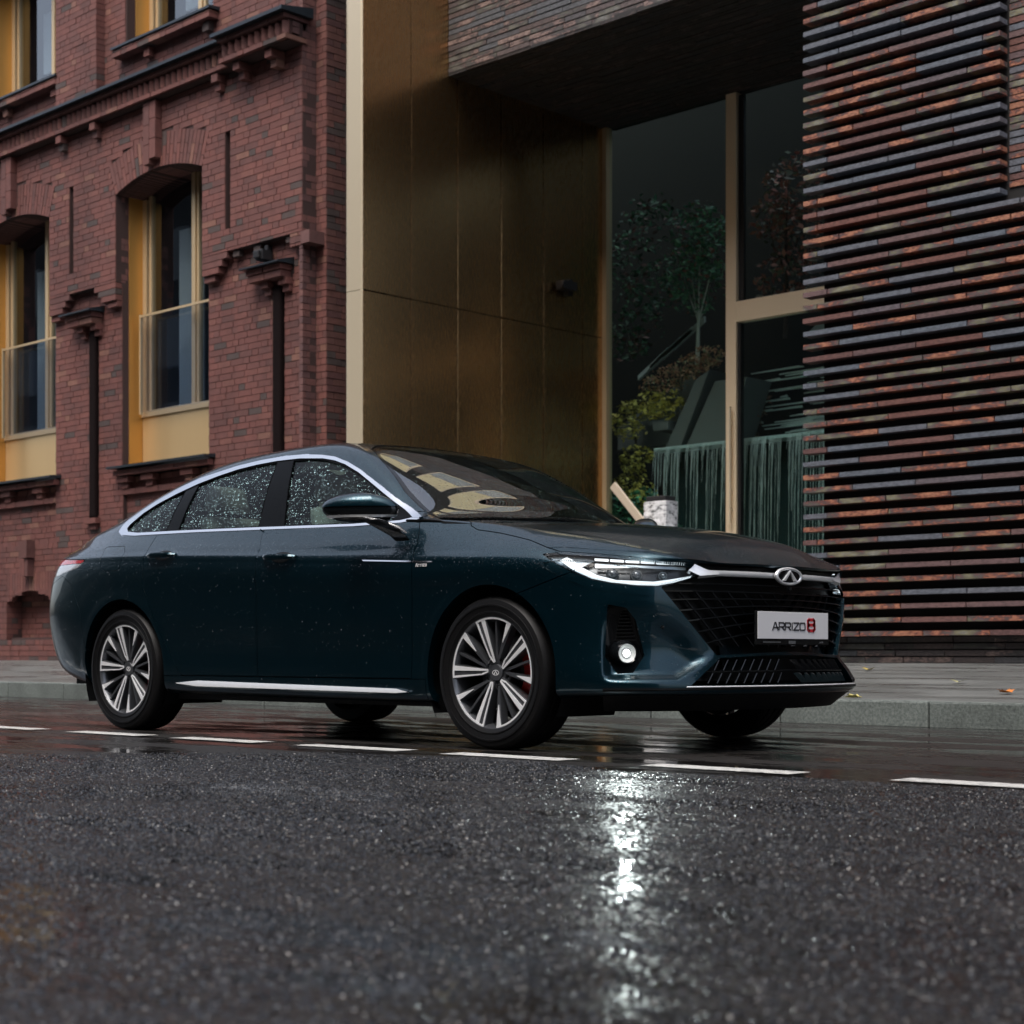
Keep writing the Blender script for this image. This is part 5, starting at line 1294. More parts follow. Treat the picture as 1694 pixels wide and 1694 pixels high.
# front lip with a bright edge
pts = [at_q(q, .276, .003) for q in np.linspace(-.262, .86, 15)]+[np.array([.948, 0, .276])]
allp = [LC(p) for p in pts[6:]]+[MR(p) for p in pts[6:][::-1][1:]]
g = MB(); g.tube(allp, .0034, 6); g.obj('lip_edge', M['silver'], car, smooth=True)
g = MB()
for a, b in zip(pts, pts[1:]):
    for f in (LC, MR):
        A1, B1 = f(a), f(b); ci = Vector((1.3, 0, .2)); a2 = A1+(ci-A1)*.10; b2 = B1+(ci-B1)*.10; a2.z = b2.z = .205
        g.add([A1+Vector((0, 0, -.004)), B1+Vector((0, 0, -.004)), b2, a2, A1+Vector((0, 0, -.012)), B1+Vector((0, 0, -.012)), b2+Vector((0, 0, -.03)), a2+Vector((0, 0, -.03))], BOXF)
g.obj('chin', M['satin_black'], car)
# fog lamps
for i, (f, s) in enumerate(((LC, -1), (MR, 1))):
    c = at_q(-.125, .414, -.012)
    g = MB(); g.lathe([(.038, .012), (.042, .016), (.048, .008), (.057, -.02), (.057, -.05)], (0, 0, 0), 'x', 28); o = g.obj('fog_lamp', M['gloss_black'], car, smooth=True)
    o.location = f(c); o.rotation_euler = (0, 0, math.radians(-24 if i == 0 else 24))
    g = MB(); g.lathe([(.0001, .012), (.008, .0115), (.012, .010), (.0155, .007)], (0, 0, 0), 'x', 24); g.obj('lit_lens', M['fog_on'], o, smooth=True)
    g = MB(); g.lathe([(.0155, .006), (.024, .003), (.033, .008), (.037, .013), (.040, .013)], (0, 0, 0), 'x', 28); g.obj('reflector_ring', M['lens_glow'], o, smooth=True)
    for k in range(9):                                           # ribs above the lamp
        z = .465+k*.014; a = at_q(-.185+.004*k, z, -.014); b = at_q(-.065-.006*k, z+.001, -.014)
        g = MB(); bar_mesh(g, [a, b], .006, .02, f); g.obj('recess_rib', M['satin_black'], car)
fl_d = bpy.data.lights.new('fog_lamp_beam', 'SPOT'); fl_d.energy = 6; fl_d.spot_size = math.radians(60); fl_d.spot_blend = .6; fl_d.shadow_soft_size = .022; fl_d.color = (.88, 1, .97)
fl_o = bpy.data.objects.new('fog_lamp_beam', fl_d); COL.objects.link(fl_o); fl_o.parent = car; fl_o.location = LC(at_q(-.125, .414, .035)); fl_o.rotation_euler = Vector((.78, -.62, -.06)).to_track_quat('-Z', 'Y').to_euler()
# parking sensor
c = at_q(.086, .52, .001)
g = MB(); g.lathe([(.0001, .004), (.007, .003), (.009, -.004)], (0, 0, 0), 'x', 16); o = g.obj('parking_sensor', M['gloss_black'], car, smooth=True); o.location = LC(c); o.rotation_euler = (0, 0, math.radians(-42))
# ---------------------------------------------------------------- emblem, plate and lettering
def stroke(mb, pts, wd, org, ux, uy, un, dep=.002):
    pts = [Vector((p[0], p[1])) for p in pts]
    for a, b in zip(pts, pts[1:]):
        t = (b-a).normalized(); n = Vector((-t.y, t.x))*wd/2; a2, b2 = a-t*wd*.35, b+t*wd*.35
        q = [a2-n, b2-n, b2+n, a2+n]
        lo = [org+ux*p.x+uy*p.y for p in q]; hi = [p+un*dep for p in lo]; mb.add(lo+hi, BOXF)
GLY = {'A': [[(0, 0), (.42, 1), (.58, 1), (1, 0)], [(.22, .32), (1, .32)]], 'R': [[(0, 0), (0, 1), (.85, 1), (1, .85), (1, .55), (.85, .42), (.1, .42)], [(.55, .42), (1, 0)]],
       'I': [[(.5, 0), (.5, 1)]], 'Z': [[(0, 1), (1, 1), (0, 0), (1, 0)]], 'O': [[(.15, 0), (0, .15), (0, .85), (.15, 1), (.85, 1), (1, .85), (1, .15), (.85, 0), (.15, 0)]],
       '8': [[(.2, 0), (.02, .15), (.02, .4), (.2, .52), (.8, .52), (.98, .4), (.98, .15), (.8, 0), (.2, 0)], [(.2, .52), (.05, .65), (.05, .88), (.2, 1), (.8, 1), (.95, .88), (.95, .65), (.8, .52)]],
       'r': [[(.2, 0), (.2, .7), (.9, .7)]], 'i': [[(.5, 0), (.5, .7)]], 'z': [[(0, .7), (1, .7), (0, 0), (1, 0)]], 'o': [[(.1, 0), (.1, .7), (.9, .7), (.9, 0), (.1, 0)]]}
def write(name, text, org, ux, uy, un, h, adv, wd, mat, parent, gw=.75):
    mb = MB(); x = 0
    for ch in text:
        w_ = .25 if ch in 'Ii' else gw
        for st in GLY[ch]: stroke(mb, [(x+p[0]*h*w_, p[1]*h) for p in st], wd, org, ux, uy, un)
        x += h*w_+adv
    return mb.obj(name, mat, parent, fix=False)
px_ = .925+1.395
pl = MB(); pl.box(px_-.012, px_-.002, -.265, .275, .448, .592); hold = pl.obj('licence_plate', M['satin_black'], car, bevel=.004)
pl = MB(); pl.box(px_-.0015, px_+.001, -.255, .265, .474, .588); pl.obj('plate_face', M['plate_white'], hold, bevel=.003)
ux, uy, un = Vector((0, 1, 0)), Vector((0, 0, 1)), Vector((1, 0, 0))
write('lettering', 'ARRIZO', Vector((px_+.0012, -.255+.52*.20, .512)), ux, uy, un, .030, .0085, .0062, M['ink'], hold, 1.25)
write('red_numeral', '8', Vector((px_+.0012, -.255+.52*.695, .5105)), ux, uy, un, .047, 0, .013, M['red_ink'], hold, 1.15)
mb = MB()
for y0_, y1_ in ((-.215, -.085), (.20, .235)): 
    n_ = int((y1_-y0_)/.008)
    for k in range(n_): mb.box(px_-.0015, px_-.0005, y0_+k*.008, y0_+k*.008+.005, .457, .463)
mb.box(px_-.0015, px_-.0005, -.03, .02, .453, .466)
o = mb.obj('holder_print', simple('grey_print', (.08, .085, .09), .5), hold); o['kind'] = 'stuff'
# emblem: oval ring with a pointed A
e = MB(); n = 40; ex = .905+1.395
def oval(a, b, y, k=n): return [(y, a*math.cos(2*math.pi*i/k), .7415+b*math.sin(2*math.pi*i/k)) for i in range(k)]
def ringm(mb, rings):
    V = [p for r in rings for p in r]; k = len(rings[0]); F = []
    for i in range(len(rings)-1): F += [(i*k+j, i*k+(j+1) % k, (i+1)*k+(j+1) % k, (i+1)*k+j) for j in range(k)]
    mb.add(V, F)
ringm(e, [oval(.098, .039, ex-.008), oval(.098, .039, ex), oval(.094, .036, ex+.005), oval(.084, .030, ex+.005), oval(.080, .027, ex)])
em = e.obj('emblem', M['bright_bar'], car, smooth=True, angle=60)
e = MB(); e.add([(ex, 0, .7415)]+oval(.081, .028, ex), [(0, i+1, (i+1) % n+1) for i in range(n)]); e.obj('emblem_ground', M['gloss_black'], em)
e = MB()
for s in (-1, 1):
    e.add([(ex+.001, s*.055, .7225), (ex+.001, s*.030, .7200), (ex+.001, 0, .757), (ex+.001, 0, .768), (ex+.008, s*.050, .7235), (ex+.008, s*.034, .7215), (ex+.009, 0, .758), (ex+.009, 0, .766)], BOXF)
e.obj('emblem_mark', M['bright_bar'], em)
g = MB(); g.lathe([(.0001, .006), (.009, .004), (.012, -.004)], (.905+1.395, .004, .690), 'x', 16); g.obj('front_camera', M['gloss_black'], car, smooth=True)
# ---------------------------------------------------------------- flank details
for sd, drs in ((0, fdo), (1, rdo)):
    pass
def handle(x0, x1, z0, z1, parent, f):
    n = 10; mb = MB(); rings = []
    for i in range(n+1):
        t = i/n; x = x0+(x1-x0)*t; z = z0+(z1-z0)*t; p = at_x(x, z); off = .006+.030*min(1, math.sin(t*math.pi)*2.2)
        hh = .014*(.55+.45*math.sin(t*math.pi)**.5); rings.append([(x, p[1]+off-.012, z-hh*.6), (x, p[1]+off, z-hh), (x, p[1]+off+.006, z+.001), (x, p[1]+off, z+hh), (x, p[1]+off-.012, z+hh*.7)])
    V = [f(np.array(p)) for r in rings for p in r]; F = []
    for i in range(n): F += [(i*5+j, i*5+(j+1) % 5, (i+1)*5+(j+1) % 5, (i+1)*5+j) for j in range(5)]
    F += [(0, 1, 2, 3, 4), tuple(n*5+j for j in range(5))]
    mb.add(V, F); o = mb.obj('door_handle', M['paint'], parent, smooth=True, angle=50)
    cup = MB(); xc_, zc_ = (x0+x1)/2+.01, (z0+z1)/2-.002; V = []; k = 20
    for i in range(k):
        a = 2*math.pi*i/k; x, z = xc_+.075*math.cos(a), zc_+.026*math.sin(a); V.append(f(at_x(x, z, .0025)))
    V.append(f(at_x(xc_, zc_, .0015))); cup.add(V, [(i, (i+1) % k, k) for i in range(k)]); cup.obj('handle_cup', M['satin_black'], parent)  # black patch on the door skin stands for shade in the cup
for i, f in enumerate((LC, MR)):
    handle(-2.53, -2.285, .930, .926, rdo[i], f); handle(-1.54, -1.295, .882, .876, fdo[i], f)
strip = [(-.815, .842), (-.345, .8185), (-.335, .8145), (-.36, .8125), (-.80, .8355)]
s_ = flange(offs(cut(A0, PX(strip, .7), 'in', 0, 4), .003), [(PX(strip, .7), 0)], .005)
s_.N = s_.N+np.array([0, 0, .7]); s_.N /= np.linalg.norm(s_.N, axis=1, keepdims=True)
a_ = clip(s_, -(s_.V[:, 0]+.474)); b_ = clip(s_, s_.V[:, 0]+.468)
pair('wing_badge', b_, M['chrome']); pair('door_badge', a_, M['chrome'])
p = at_x(-.44, .797, .002); pe = LC(p)
write('badge_lettering', 'Arrizo', pe, Vector((1, 0, 0)), Vector((.12, 0, 1)), Vector((0, -1, 0)), .014, .0035, .0030, M['plate_white'], car, .7)
# mirrors
def mirror_unit(f, parent, sd):
    n1, n2 = 28, 20; c = np.array([-.725, 1.005, 1.062]); G = np.zeros((n2+1, n1+1, 3))
    for i in range(n2+1):
        ph = -math.pi/2+math.pi*i/n2
        for j in range(n1+1):
            th = 2*math.pi*j/n1; sg = lambda v, e: math.copysign(abs(v)**e, v)
            cx_ = sg(math.cos(ph), .75)*sg(math.cos(th), .8); cw_ = sg(math.cos(ph), .75)*sg(math.sin(th), .8); cz_ = sg(math.sin(ph), .95)
            x = c[0]+.095*cx_; w = c[1]+.108*cw_; x -= (w-c[1])*1.05; z = c[2]+(.064*cz_ if cz_ > 0 else .058*cz_)+.012*(1-abs(cw_))*max(cz_, 0)
            G[i, j] = (x, w, z+(c[1]-w)*-.05)
    S = grid_surf(G); cc = c; out = (S.N*(S.V-cc)).sum(1).mean(); S.N *= 1 if out > 0 else -1
    zz = S.V[:, 2]
    ch_ = clip(S, 1.036-zz); ch_ = clip(ch_, ch_.V[:, 2]-1.026); top = clip(S, zz-1.074); mid = clip(S, 1.074-zz); mid = clip(mid, mid.V[:, 2]-1.022); low = clip(S, 1.022-zz)
    o = emit('door_mirror', top, M['paint'], parent, side=sd); emit('mirror_band', offs(mid, -.004), M['gloss_black'], o, side=sd); emit('mirror_base', low, M['gloss_black'], o, side=sd)
    emit('mirror_edge', offs(ch_, .002), M['bright_bar'], o, side=sd)
    pts = [(-.70, 1.03, 1.026), (-.65, 1.01, 1.018), (-.60, .985, 1.004), (-.56, .965, .988), (-.525, .945, .970), (-.495, .93, .948)]
    g = MB(); g.tube([f(np.array(p_)) for p_ in pts], [.004, .006, .008, .009, .009, .004], 8); g.obj('mirror_strip', M['chrome'], o, smooth=True)
    g = MB(); g.hull8([f(np.array(q)) for q in [(-.60, .90, .915), (-.50, .90, .915), (-.50, .935, .945), (-.60, .935, .945), (-.70, .96, 1.02), (-.57, .96, 1.0), (-.58, 1.03, 1.01), (-.72, 1.03, 1.02)]])
    g.obj('mirror_stalk', M['gloss_black'], o, bevel=.008)
mirror_unit(LC, fdo[0], 1); mirror_unit(MR, fdo[1], -1)
# ---------------------------------------------------------------- wheels
def wheel(name):
    w = MB(); w.lathe([(.236, -.088), (.240, -.100), (.256, -.108), (.2565, -.1105), (.262, -.1105), (.263, -.1085), (.285, -.113), (.2855, -.1155), (.292, -.1155), (.293, -.1125), (.312, -.108), (.325, -.094), (.3295, -.075), (.3305, -.052), (.322, -.050), (.322, -.042), (.3305, -.040), (.3305, -.006), (.322, -.004), (.322, .004), (.3305, .006), (.3305, .040), (.322, .042), (.322, .050), (.3305, .052), (.3295, .075), (.325, .094), (.312, .108), (.26, .11), (.236, .095)], (0, 0, 0), 'y', 96)
    root = bpy.data.objects.new(name, None); COL.objects.link(root); root.parent = car; root.empty_display_size = .1
    w.obj('tyre', M['rubber'], root, smooth=True, angle=30)
    r = MB(); r.lathe([(.246, -.092), (.2475, -.097), (.245, -.1005), (.238, -.101), (.234, -.095), (.226, -.082), (.221, -.05), (.218, .02), (.225, .09)], (0, 0, 0), 'y', 96); r.obj('rim_barrel', M['alloy_dark'], root, smooth=True, angle=30)
    d = MB(); d.lathe([(.07, .012), (.165, .010), (.167, .016), (.167, .03), (.07, .034)], (0, 0, 0), 'y', 48); d.obj('brake_disc', M['disc'], root, smooth=True, angle=30)
    b = MB(); b.lathe([(.0001, .10), (.216, .10)], (0, 0, 0), 'y', 48); b.obj('wheel_back', M['satin_black'], root)
    c = MB(); 
    prof = []
    for i in range(9): a = math.radians(38-i*9.5); prof.append((.190*math.cos(a), .190*math.sin(a)))
    for i in range(9): a = math.radians(-38+i*9.5); prof.append((.118*math.cos(a), .118*math.sin(a)))
    c.prism(prof, 'y', -.022, .05); c.obj('brake_caliper', M['caliper'], root, bevel=.006)
    yf = lambda rr: -.096+.030*(1-min(rr/.245, 1))**1.3
    def plate(mb, pts, y_off, th, t=None):
        V = []
        for rr, dg in pts: a = math.radians(dg); V.append((rr*math.cos(a), yf(rr)+y_off, rr*math.sin(a)))
        n = len(V); V += [(x, y+th, z) for x, y, z in V]
        mb.add(V, [tuple(range(n))]+[tuple(range(n, 2*n))[::-1]]+[(i, (i+1) % n, n+(i+1) % n, n+i) for i in range(n)])
    drk = MB()
    def quad(mb, r0, a0, a1, r1, b0, b1, y_off, th, n=5):
        # tapered blade from radius r0 (angles a0..a1) to r1 (b0..b1)
        for i in range(n):
            s, t = i/n, (i+1)/n
            plate(mb, [(r0+(r1-r0)*s, a0+(b0-a0)*s), (r0+(r1-r0)*s, a1+(b1-a1)*s), (r0+(r1-r0)*t, a1+(b1-a1)*t), (r0+(r1-r0)*t, a0+(b0-a0)*t)], y_off, th)
    def conv(rr, d0, r0, d1, r1):  # straight line in the wheel plane between two polar points -> angle at radius
        return d0
    def blade(mb, tipL, tipR, rimL, rimR, y_off, th, n=6):
        P = lambda r_, d_: Vector((r_*math.cos(math.radians(d_)), r_*math.sin(math.radians(d_))))
        a, b, c_, d_ = P(*tipL), P(*tipR), P(*rimL), P(*rimR)
        for i in range(n):
            s, t = i/n, (i+1)/n
            q = [a.lerp(c_, s), b.lerp(d_, s), b.lerp(d_, t), a.lerp(c_, t)]
            V = [(v.x, yf(v.length)+y_off, v.y) for v in q]; V += [(x, y+th, z) for x, y, z in V]
            mb.add(V, [(0, 1, 2, 3), (7, 6, 5, 4), (0, 4, 5, 1), (1, 5, 6, 2), (2, 6, 7, 3), (3, 7, 4, 0)])
    for k in range(5):
        t0 = 114-72*k; pol = MB()
        n = 12
        for i in range(n):
            a, b_ = t0-53.*i/n, t0-53.*(i+1)/n
            plate(pol, [(.2295, a), (.2295, b_), (.2455, b_), (.2455, a)], -.0045, .003)
        blade(pol, (.072, t0+1.5), (.070, t0-2.5), (.2325, t0), (.2325, t0-2.4), -.003, .003)
        blade(pol, (.044, t0-16), (.048, t0-24), (.2325, t0-7.8), (.2325, t0-13.4), -.003, .003)
        blade(pol, (.044, t0-8), (.044, t0-16), (.075, t0+1.5), (.075, t0-4.5), -.003, .003, 2)
        blade(pol, (.140, t0-46.6), (.140, t0-47.6), (.2325, t0-46.4), (.2325, t0-53), -.003, .003)
        blade(drk, (.040, t0+2), (.040, t0-26), (.235, t0+1), (.235, t0-15), .0015, .045)
        blade(drk, (.060, t0-36), (.060, t0-46), (.235, t0-45.8), (.235, t0-54), .0015, .040)
        blade(drk, (.060, t0-24), (.060, t0-36), (.235, t0-27), (.235, t0-29.4), .006, .035)
        pol.obj('polished_spoke', M['silver'], root, fix=True)
    s_o = drk.obj('dark_spokes', M['alloy_dark'], root)
    h = MB(); h.lathe([(.0001, -.073), (.034, -.073), (.036, -.070), (.0365, -.062), (.052, -.066), (.074, -.058), (.078, -.03), (.078, .0)], (0, 0, 0), 'y', 40); h.obj('hub', M['alloy_dark'], root, smooth=True, angle=35)
    for k in range(5):
        a = math.radians(60-72*k); g = MB(); g.lathe([(.0001, -.0655), (.0105, -.0655), (.0115, -.060)], (.057*math.cos(a), 0, .057*math.sin(a)), 'y', 12); g.obj('wheel_bolt', M['satin_black'], root)
    g = MB(); k = 24
    V = [(.020*math.cos(2*math.pi*i/k), -.0745, .012*math.sin(2*math.pi*i/k)) for i in range(k)]+[(.0165*math.cos(2*math.pi*i/k), -.0745, .009*math.sin(2*math.pi*i/k)) for i in range(k)]
    g.add(V, [(i, (i+1) % k, k+(i+1) % k, k+i) for i in range(k)])
    for s in (-1, 1): g.add([(s*.012, -.0745, -.006), (s*.006, -.0745, -.007), (0, -.0745, .004), (0, -.0745, .009)], [(0, 1, 2, 3)])
    g.obj('hub_emblem', M['silver'], root, fix=False)
    return root
w0 = wheel('wheel')
w0.location = (1.395, -.795, .33)
for (x, y, rz, rot) in ((-1.395, -.795, 0, -6), (1.395, .795, math.pi, 20), (-1.395, .795, math.pi, 50)):
    r_ = w0.copy(); COL.objects.link(r_); r_.parent = car; r_.location = (x, y, .33); r_.rotation_euler = (0, 0, rz)
    for ch in list(w0.children):
        c_ = ch.copy(); COL.objects.link(c_); c_.parent = r_
        if rot and ch.name.split('.')[0] not in ('brake_caliper',): c_.rotation_euler = (0, math.radians(rot if rot != -6 else 3), 0)
# wheel housings, underbody, cabin
for xa in (0., -2.789):
    for f in (LC, MR):
        g = MB(); n = 24; R = .405; V = []
        for i in range(n+1):
            a = math.radians(-25+230*i/n)
            for w_ in (.885, .52): V.append(f(np.array([xa+R*math.cos(a), w_, .32+R*math.sin(a)])))
        g.add(V, [(2*i, 2*i+1, 2*i+3, 2*i+2) for i in range(n)])
        V = [f(np.array([xa, .52, .32]))]+[f(np.array([xa+R*math.cos(math.radians(-25+230*i/n)), .52, .32+R*math.sin(math.radians(-25+230*i/n))])) for i in range(n+1)]
        g.add(V, [(0, i+1, i+2) for i in range(n)]); g.obj('wheel_housing', M['satin_black'], car, smooth=True)
g = MB(); g.box(-3.55+1.395, -3.20+1.395, -.72, .72, .24, .6); g.box(-2.38+1.395, -.42+1.395, -.83, .83, .175, .30); g.box(.42+1.395, .74+1.395, -.42, .42, .20, .42); g.box(-3.2+1.395, .5+1.395, -.50, .50, .17, .30)
g.obj('underbody', M['satin_black'], car)
g = MB(); g.box(-.62+1.395, -.30+1.395, -.70, .70, .80, .985); g.obj('dashboard', M['satin_black'], car, bevel=.03)
g = MB(); g.tube([( -.72+1.395+.03*math.sin(a), .37+.18*math.cos(a), .93+.17*math.sin(a)) for a in [2*math.pi*i/24 for i in range(25)]], .014, 8); g.obj('steering_wheel', M['satin_black'], car, smooth=True)
for (x, ys_) in ((-1.15, (-.37, .37)), (-2.05, (-.40, .40))):
    for y in ys_:
        g = MB(); g.hull8([(x+1.395-.25, y-.25, .45), (x+1.395+.25, y-.25, .45), (x+1.395+.25, y+.25, .45), (x+1.395-.25, y+.25, .45), (x+1.395-.25, y-.25, .60), (x+1.395+.28, y-.25, .64), (x+1.395+.28, y+.25, .64), (x+1.395-.25, y+.25, .60)])
        g.hull8([(x+1.395-.30, y-.24, .58), (x+1.395-.14, y-.24, .58), (x+1.395-.14, y+.24, .58), (x+1.395-.30, y+.24, .58), (x+1.395-.50, y-.20, 1.16), (x+1.395-.40, y-.20, 1.16), (x+1.395-.40, y+.20, 1.16), (x+1.395-.50, y+.20, 1.16)])
        s_o = g.obj('seat', M['cloth'], car, bevel=.05)
        g = MB(); g.hull8([(x+1.395-.53, y-.13, 1.18), (x+1.395-.42, y-.13, 1.18), (x+1.395-.42, y+.13, 1.18), (x+1.395-.53, y+.13, 1.18), (x+1.395-.55, y-.11, 1.33), (x+1.395-.46, y-.11, 1.33), (x+1.395-.46, y+.11, 1.33), (x+1.395-.55, y+.11, 1.33)])
        g.obj('headrest', M['cloth'], s_o, bevel=.04)
g = MB(); g.box(-2.9+1.395, -.45+1.395, -.78, .78, .30, .42); g.box(-2.95+1.395, -2.6+1.395, -.7, .7, .42, 1.0); g.obj('cabin_floor', M['satin_black'], car)
# ---------------------------------------------------------------- ground
def asphalt(name, wet_smooth=False):
    m, nt, b = mat_new(name); L = nt.links.new; pos = gpos(nt)
    v = N(nt, 'ShaderNodeTexVoronoi', feature='F1'); v.inputs['Scale'].default_value = 95; L(pos, v.inputs['Vector'])
    v2 = N(nt, 'ShaderNodeTexVoronoi', feature='F1'); v2.inputs['Scale'].default_value = 210; L(pos, v2.inputs['Vector'])
    n = noise(nt, pos, .9, 5, .6); n2 = noise(nt, pos, 30, 3, .6)
    col = ramp(nt, v.outputs['Color'], [(.2, (.004, .004, .0045)), (.6, (.010, .010, .011)), (.95, (.03, .029, .028))])
    c = mixc(nt, 1., col.outputs[0], ramp(nt, n.outputs[0], [(.35, (.55,)*3), (.65, (1.1,)*3)]).outputs[0], 'MULTIPLY')
    L(c, b.inputs['Base Color'])
    wet = ramp(nt, n.outputs[0], [(.42, (1,)*3), (.58, (0,)*3)])
    rr = N(nt, 'ShaderNodeMapRange'); L(n2.outputs[0], rr.inputs['Value']); rr.inputs['To Min'].default_value = .22; rr.inputs['To Max'].default_value = .5
    L(rr.outputs[0], b.inputs['Roughness'])
    h = math_(nt, 'SUBTRACT', 1., v.outputs['Distance']); h2 = math_(nt, 'MULTIPLY', v2.outputs['Distance'], -.4)
    hh = math_(nt, 'ADD', h, h2)
    bb = bump(nt, hh, .8, .006); L(bb.outputs[0], b.inputs['Normal'])
    setp(b, Specular_IOR_Level=.35)
    return m
M['asphalt'] = asphalt('wet_asphalt')
def gutter_mat():
    m, nt, b = mat_new('wet_smooth_asphalt'); L = nt.links.new; pos = gpos(nt)
    n = noise(nt, gpos(nt, (1, 3, 1)), 1.1, 5, .62); n2 = noise(nt, pos, 120, 3, .6); v = N(nt, 'ShaderNodeTexVoronoi'); v.inputs['Scale'].default_value = 110; L(pos, v.inputs['Vector'])
    c = ramp(nt, n.outputs[0], [(.3, (.009, .0085, .0085)), (.7, (.022, .020, .019))]); L(c.outputs[0], b.inputs['Base Color'])
    pud = ramp(nt, n.outputs[0], [(.44, (0,)*3), (.56, (1,)*3)])
    rr = N(nt, 'ShaderNodeMapRange'); L(pud.outputs[0], rr.inputs['Value']); rr.inputs['To Min'].default_value = .07; rr.inputs['To Max'].default_value = .36
    L(rr.outputs[0], b.inputs['Roughness'])
    h = math_(nt, 'MULTIPLY', v.outputs['Distance'], pud.outputs[0]); bb = bump(nt, h, .35, .003); L(bb.outputs[0], b.inputs['Normal'])
    return m
M['gutter'] = gutter_mat()
def plain(name, V, F, mat, kind='structure'): 
    o = link(name, mesh(name, V, F), mat); return props(o, kind=kind)
def sheet(name, x0, x1, y0, y1, z, mat):
    return plain(name, [(x0, y0, z), (x1, y0, z), (x1, y1, z), (x0, y1, z)], [(0, 1, 2, 3)], mat)
sheet('ground', -150, 150, -150, 150, -.02, M['asphalt'])
sheet('road', -90, 60, -6.0, 3.1, 0, M['gutter'])
sheet('gutter_lane', -90, 60, 3.1, 8.46, 0.0, M['gutter'])
# pavement, rising gently to the walls
def pave_mat():
    m, nt, b = mat_new('wet_paving'); L = nt.links.new; pos = gpos(nt)
    n = noise(nt, gpos(nt, (1, 5, 1)), .9, 5, .65); n2 = noise(nt, pos, 45, 4, .6)
    c = ramp(nt, n.outputs[0], [(.3, (.06, .064, .062)), (.55, (.095, .10, .097)), (.75, (.14, .145, .14))]); L(c.outputs[0], b.inputs['Base Color'])
    r = ramp(nt, n.outputs[0], [(.35, (.22,)*3), (.65, (.55,)*3)]); L(r.outputs[0], b.inputs['Roughness'])
    bb = bump(nt, n2.outputs[0], .3, .003); L(bb.outputs[0], b.inputs['Normal']); return m
M['pave'] = pave_mat()
y0, y1 = Y_KERB+.16, Y_WALL+.2
plain('pavement', [(-90, y0, Z_PAV0-.004), (60, y0, Z_PAV0-.004), (60, y1, Z_PAV1), (-90, y1, Z_PAV1), (60, 30, Z_PAV1), (-90, 30, Z_PAV1)], [(0, 1, 2, 3), (3, 2, 4, 5)], M['pave'])
def kerb_mat():
    m, nt, b = mat_new('granite_kerb'); L = nt.links.new; pos = gpos(nt)
    n = noise(nt, pos, 60, 5, .7); n2 = noise(nt, pos, 2.2, 4, .6)
    c = mixc(nt, 1., ramp(nt, n.outputs[0], [(.35, (.08, .095, .09)), (.65, (.20, .225, .21))]).outputs[0], ramp(nt, n2.outputs[0], [(.3, (.6,)*3), (.7, (1.1,)*3)]).outputs[0], 'MULTIPLY'); L(c, b.inputs['Base Color'])
    setp(b, Roughness=.45); bb = bump(nt, n.outputs[0], .4, .004); L(bb.outputs[0], b.inputs['Normal']); return m
M['kerb'] = kerb_mat()
kb = bpy.data.objects.new('kerb', None); COL.objects.link(kb); kb['kind'] = 'structure'
g = MB(); g.box(0, .992, 0, .16, 0, Z_PAV0+.01); k0_ = g.obj('kerb_stone', M['kerb'], kb, bevel=.012)
k0_.location = (-13.925-16, Y_KERB, -.01)
for i in range(-15, 22):
    k = k0_.copy(); COL.objects.link(k); k.location = (-13.925+i, Y_KERB+rnd.uniform(-.002, .002), -.01+rnd.uniform(-.002, .002))
# fallen leaves
def leaf(x, y, col, label, a=0):
    z = Z_PAV0+(Z_PAV1-Z_PAV0)*(y-Y_KERB-.16)/(Y_WALL+.2-Y_KERB-.16)+.004 if y > Y_KERB+.16 else Z_PAV0+.008
    out = [(0, -.055), (.022, -.03), (.05, -.02), (.035, .0), (.055, .03), (.022, .028), (0, .06), (-.022, .028), (-.055, .03), (-.035, 0), (-.05, -.02), (-.022, -.03)]
    V = [(p*math.cos(a)-q*math.sin(a), p*math.sin(a)+q*math.cos(a), .006+.018*abs(p)/.05) for p, q in out]+[(0, 0, .003)]
    o = link('fallen_leaf', mesh('fallen_leaf', V, [(i, (i+1) % 12, 12) for i in range(12)]), simple('leaf_tint', col, .6)); o.location = (x, y, z); props(o, label, 'leaf', 'fallen leaves on the wet pavement')
leaf(-5.67, 10.1, (.45, .42, .16), 'pale yellow leaf lying on the open pavement before the slats', .4)
leaf(-4.88, 9.25, (.50, .16, .03), 'orange leaf on the pavement nearest the right edge', 1.2)
leaf(-5.47, 8.53, (.42, .36, .12), 'crumpled pale leaf on the kerb edge just right of the car', 2.)
leaf(-7.17, 11.4, (.40, .30, .05), 'small yellow leaf farthest back, towards the foot of the slatted wall', .2)
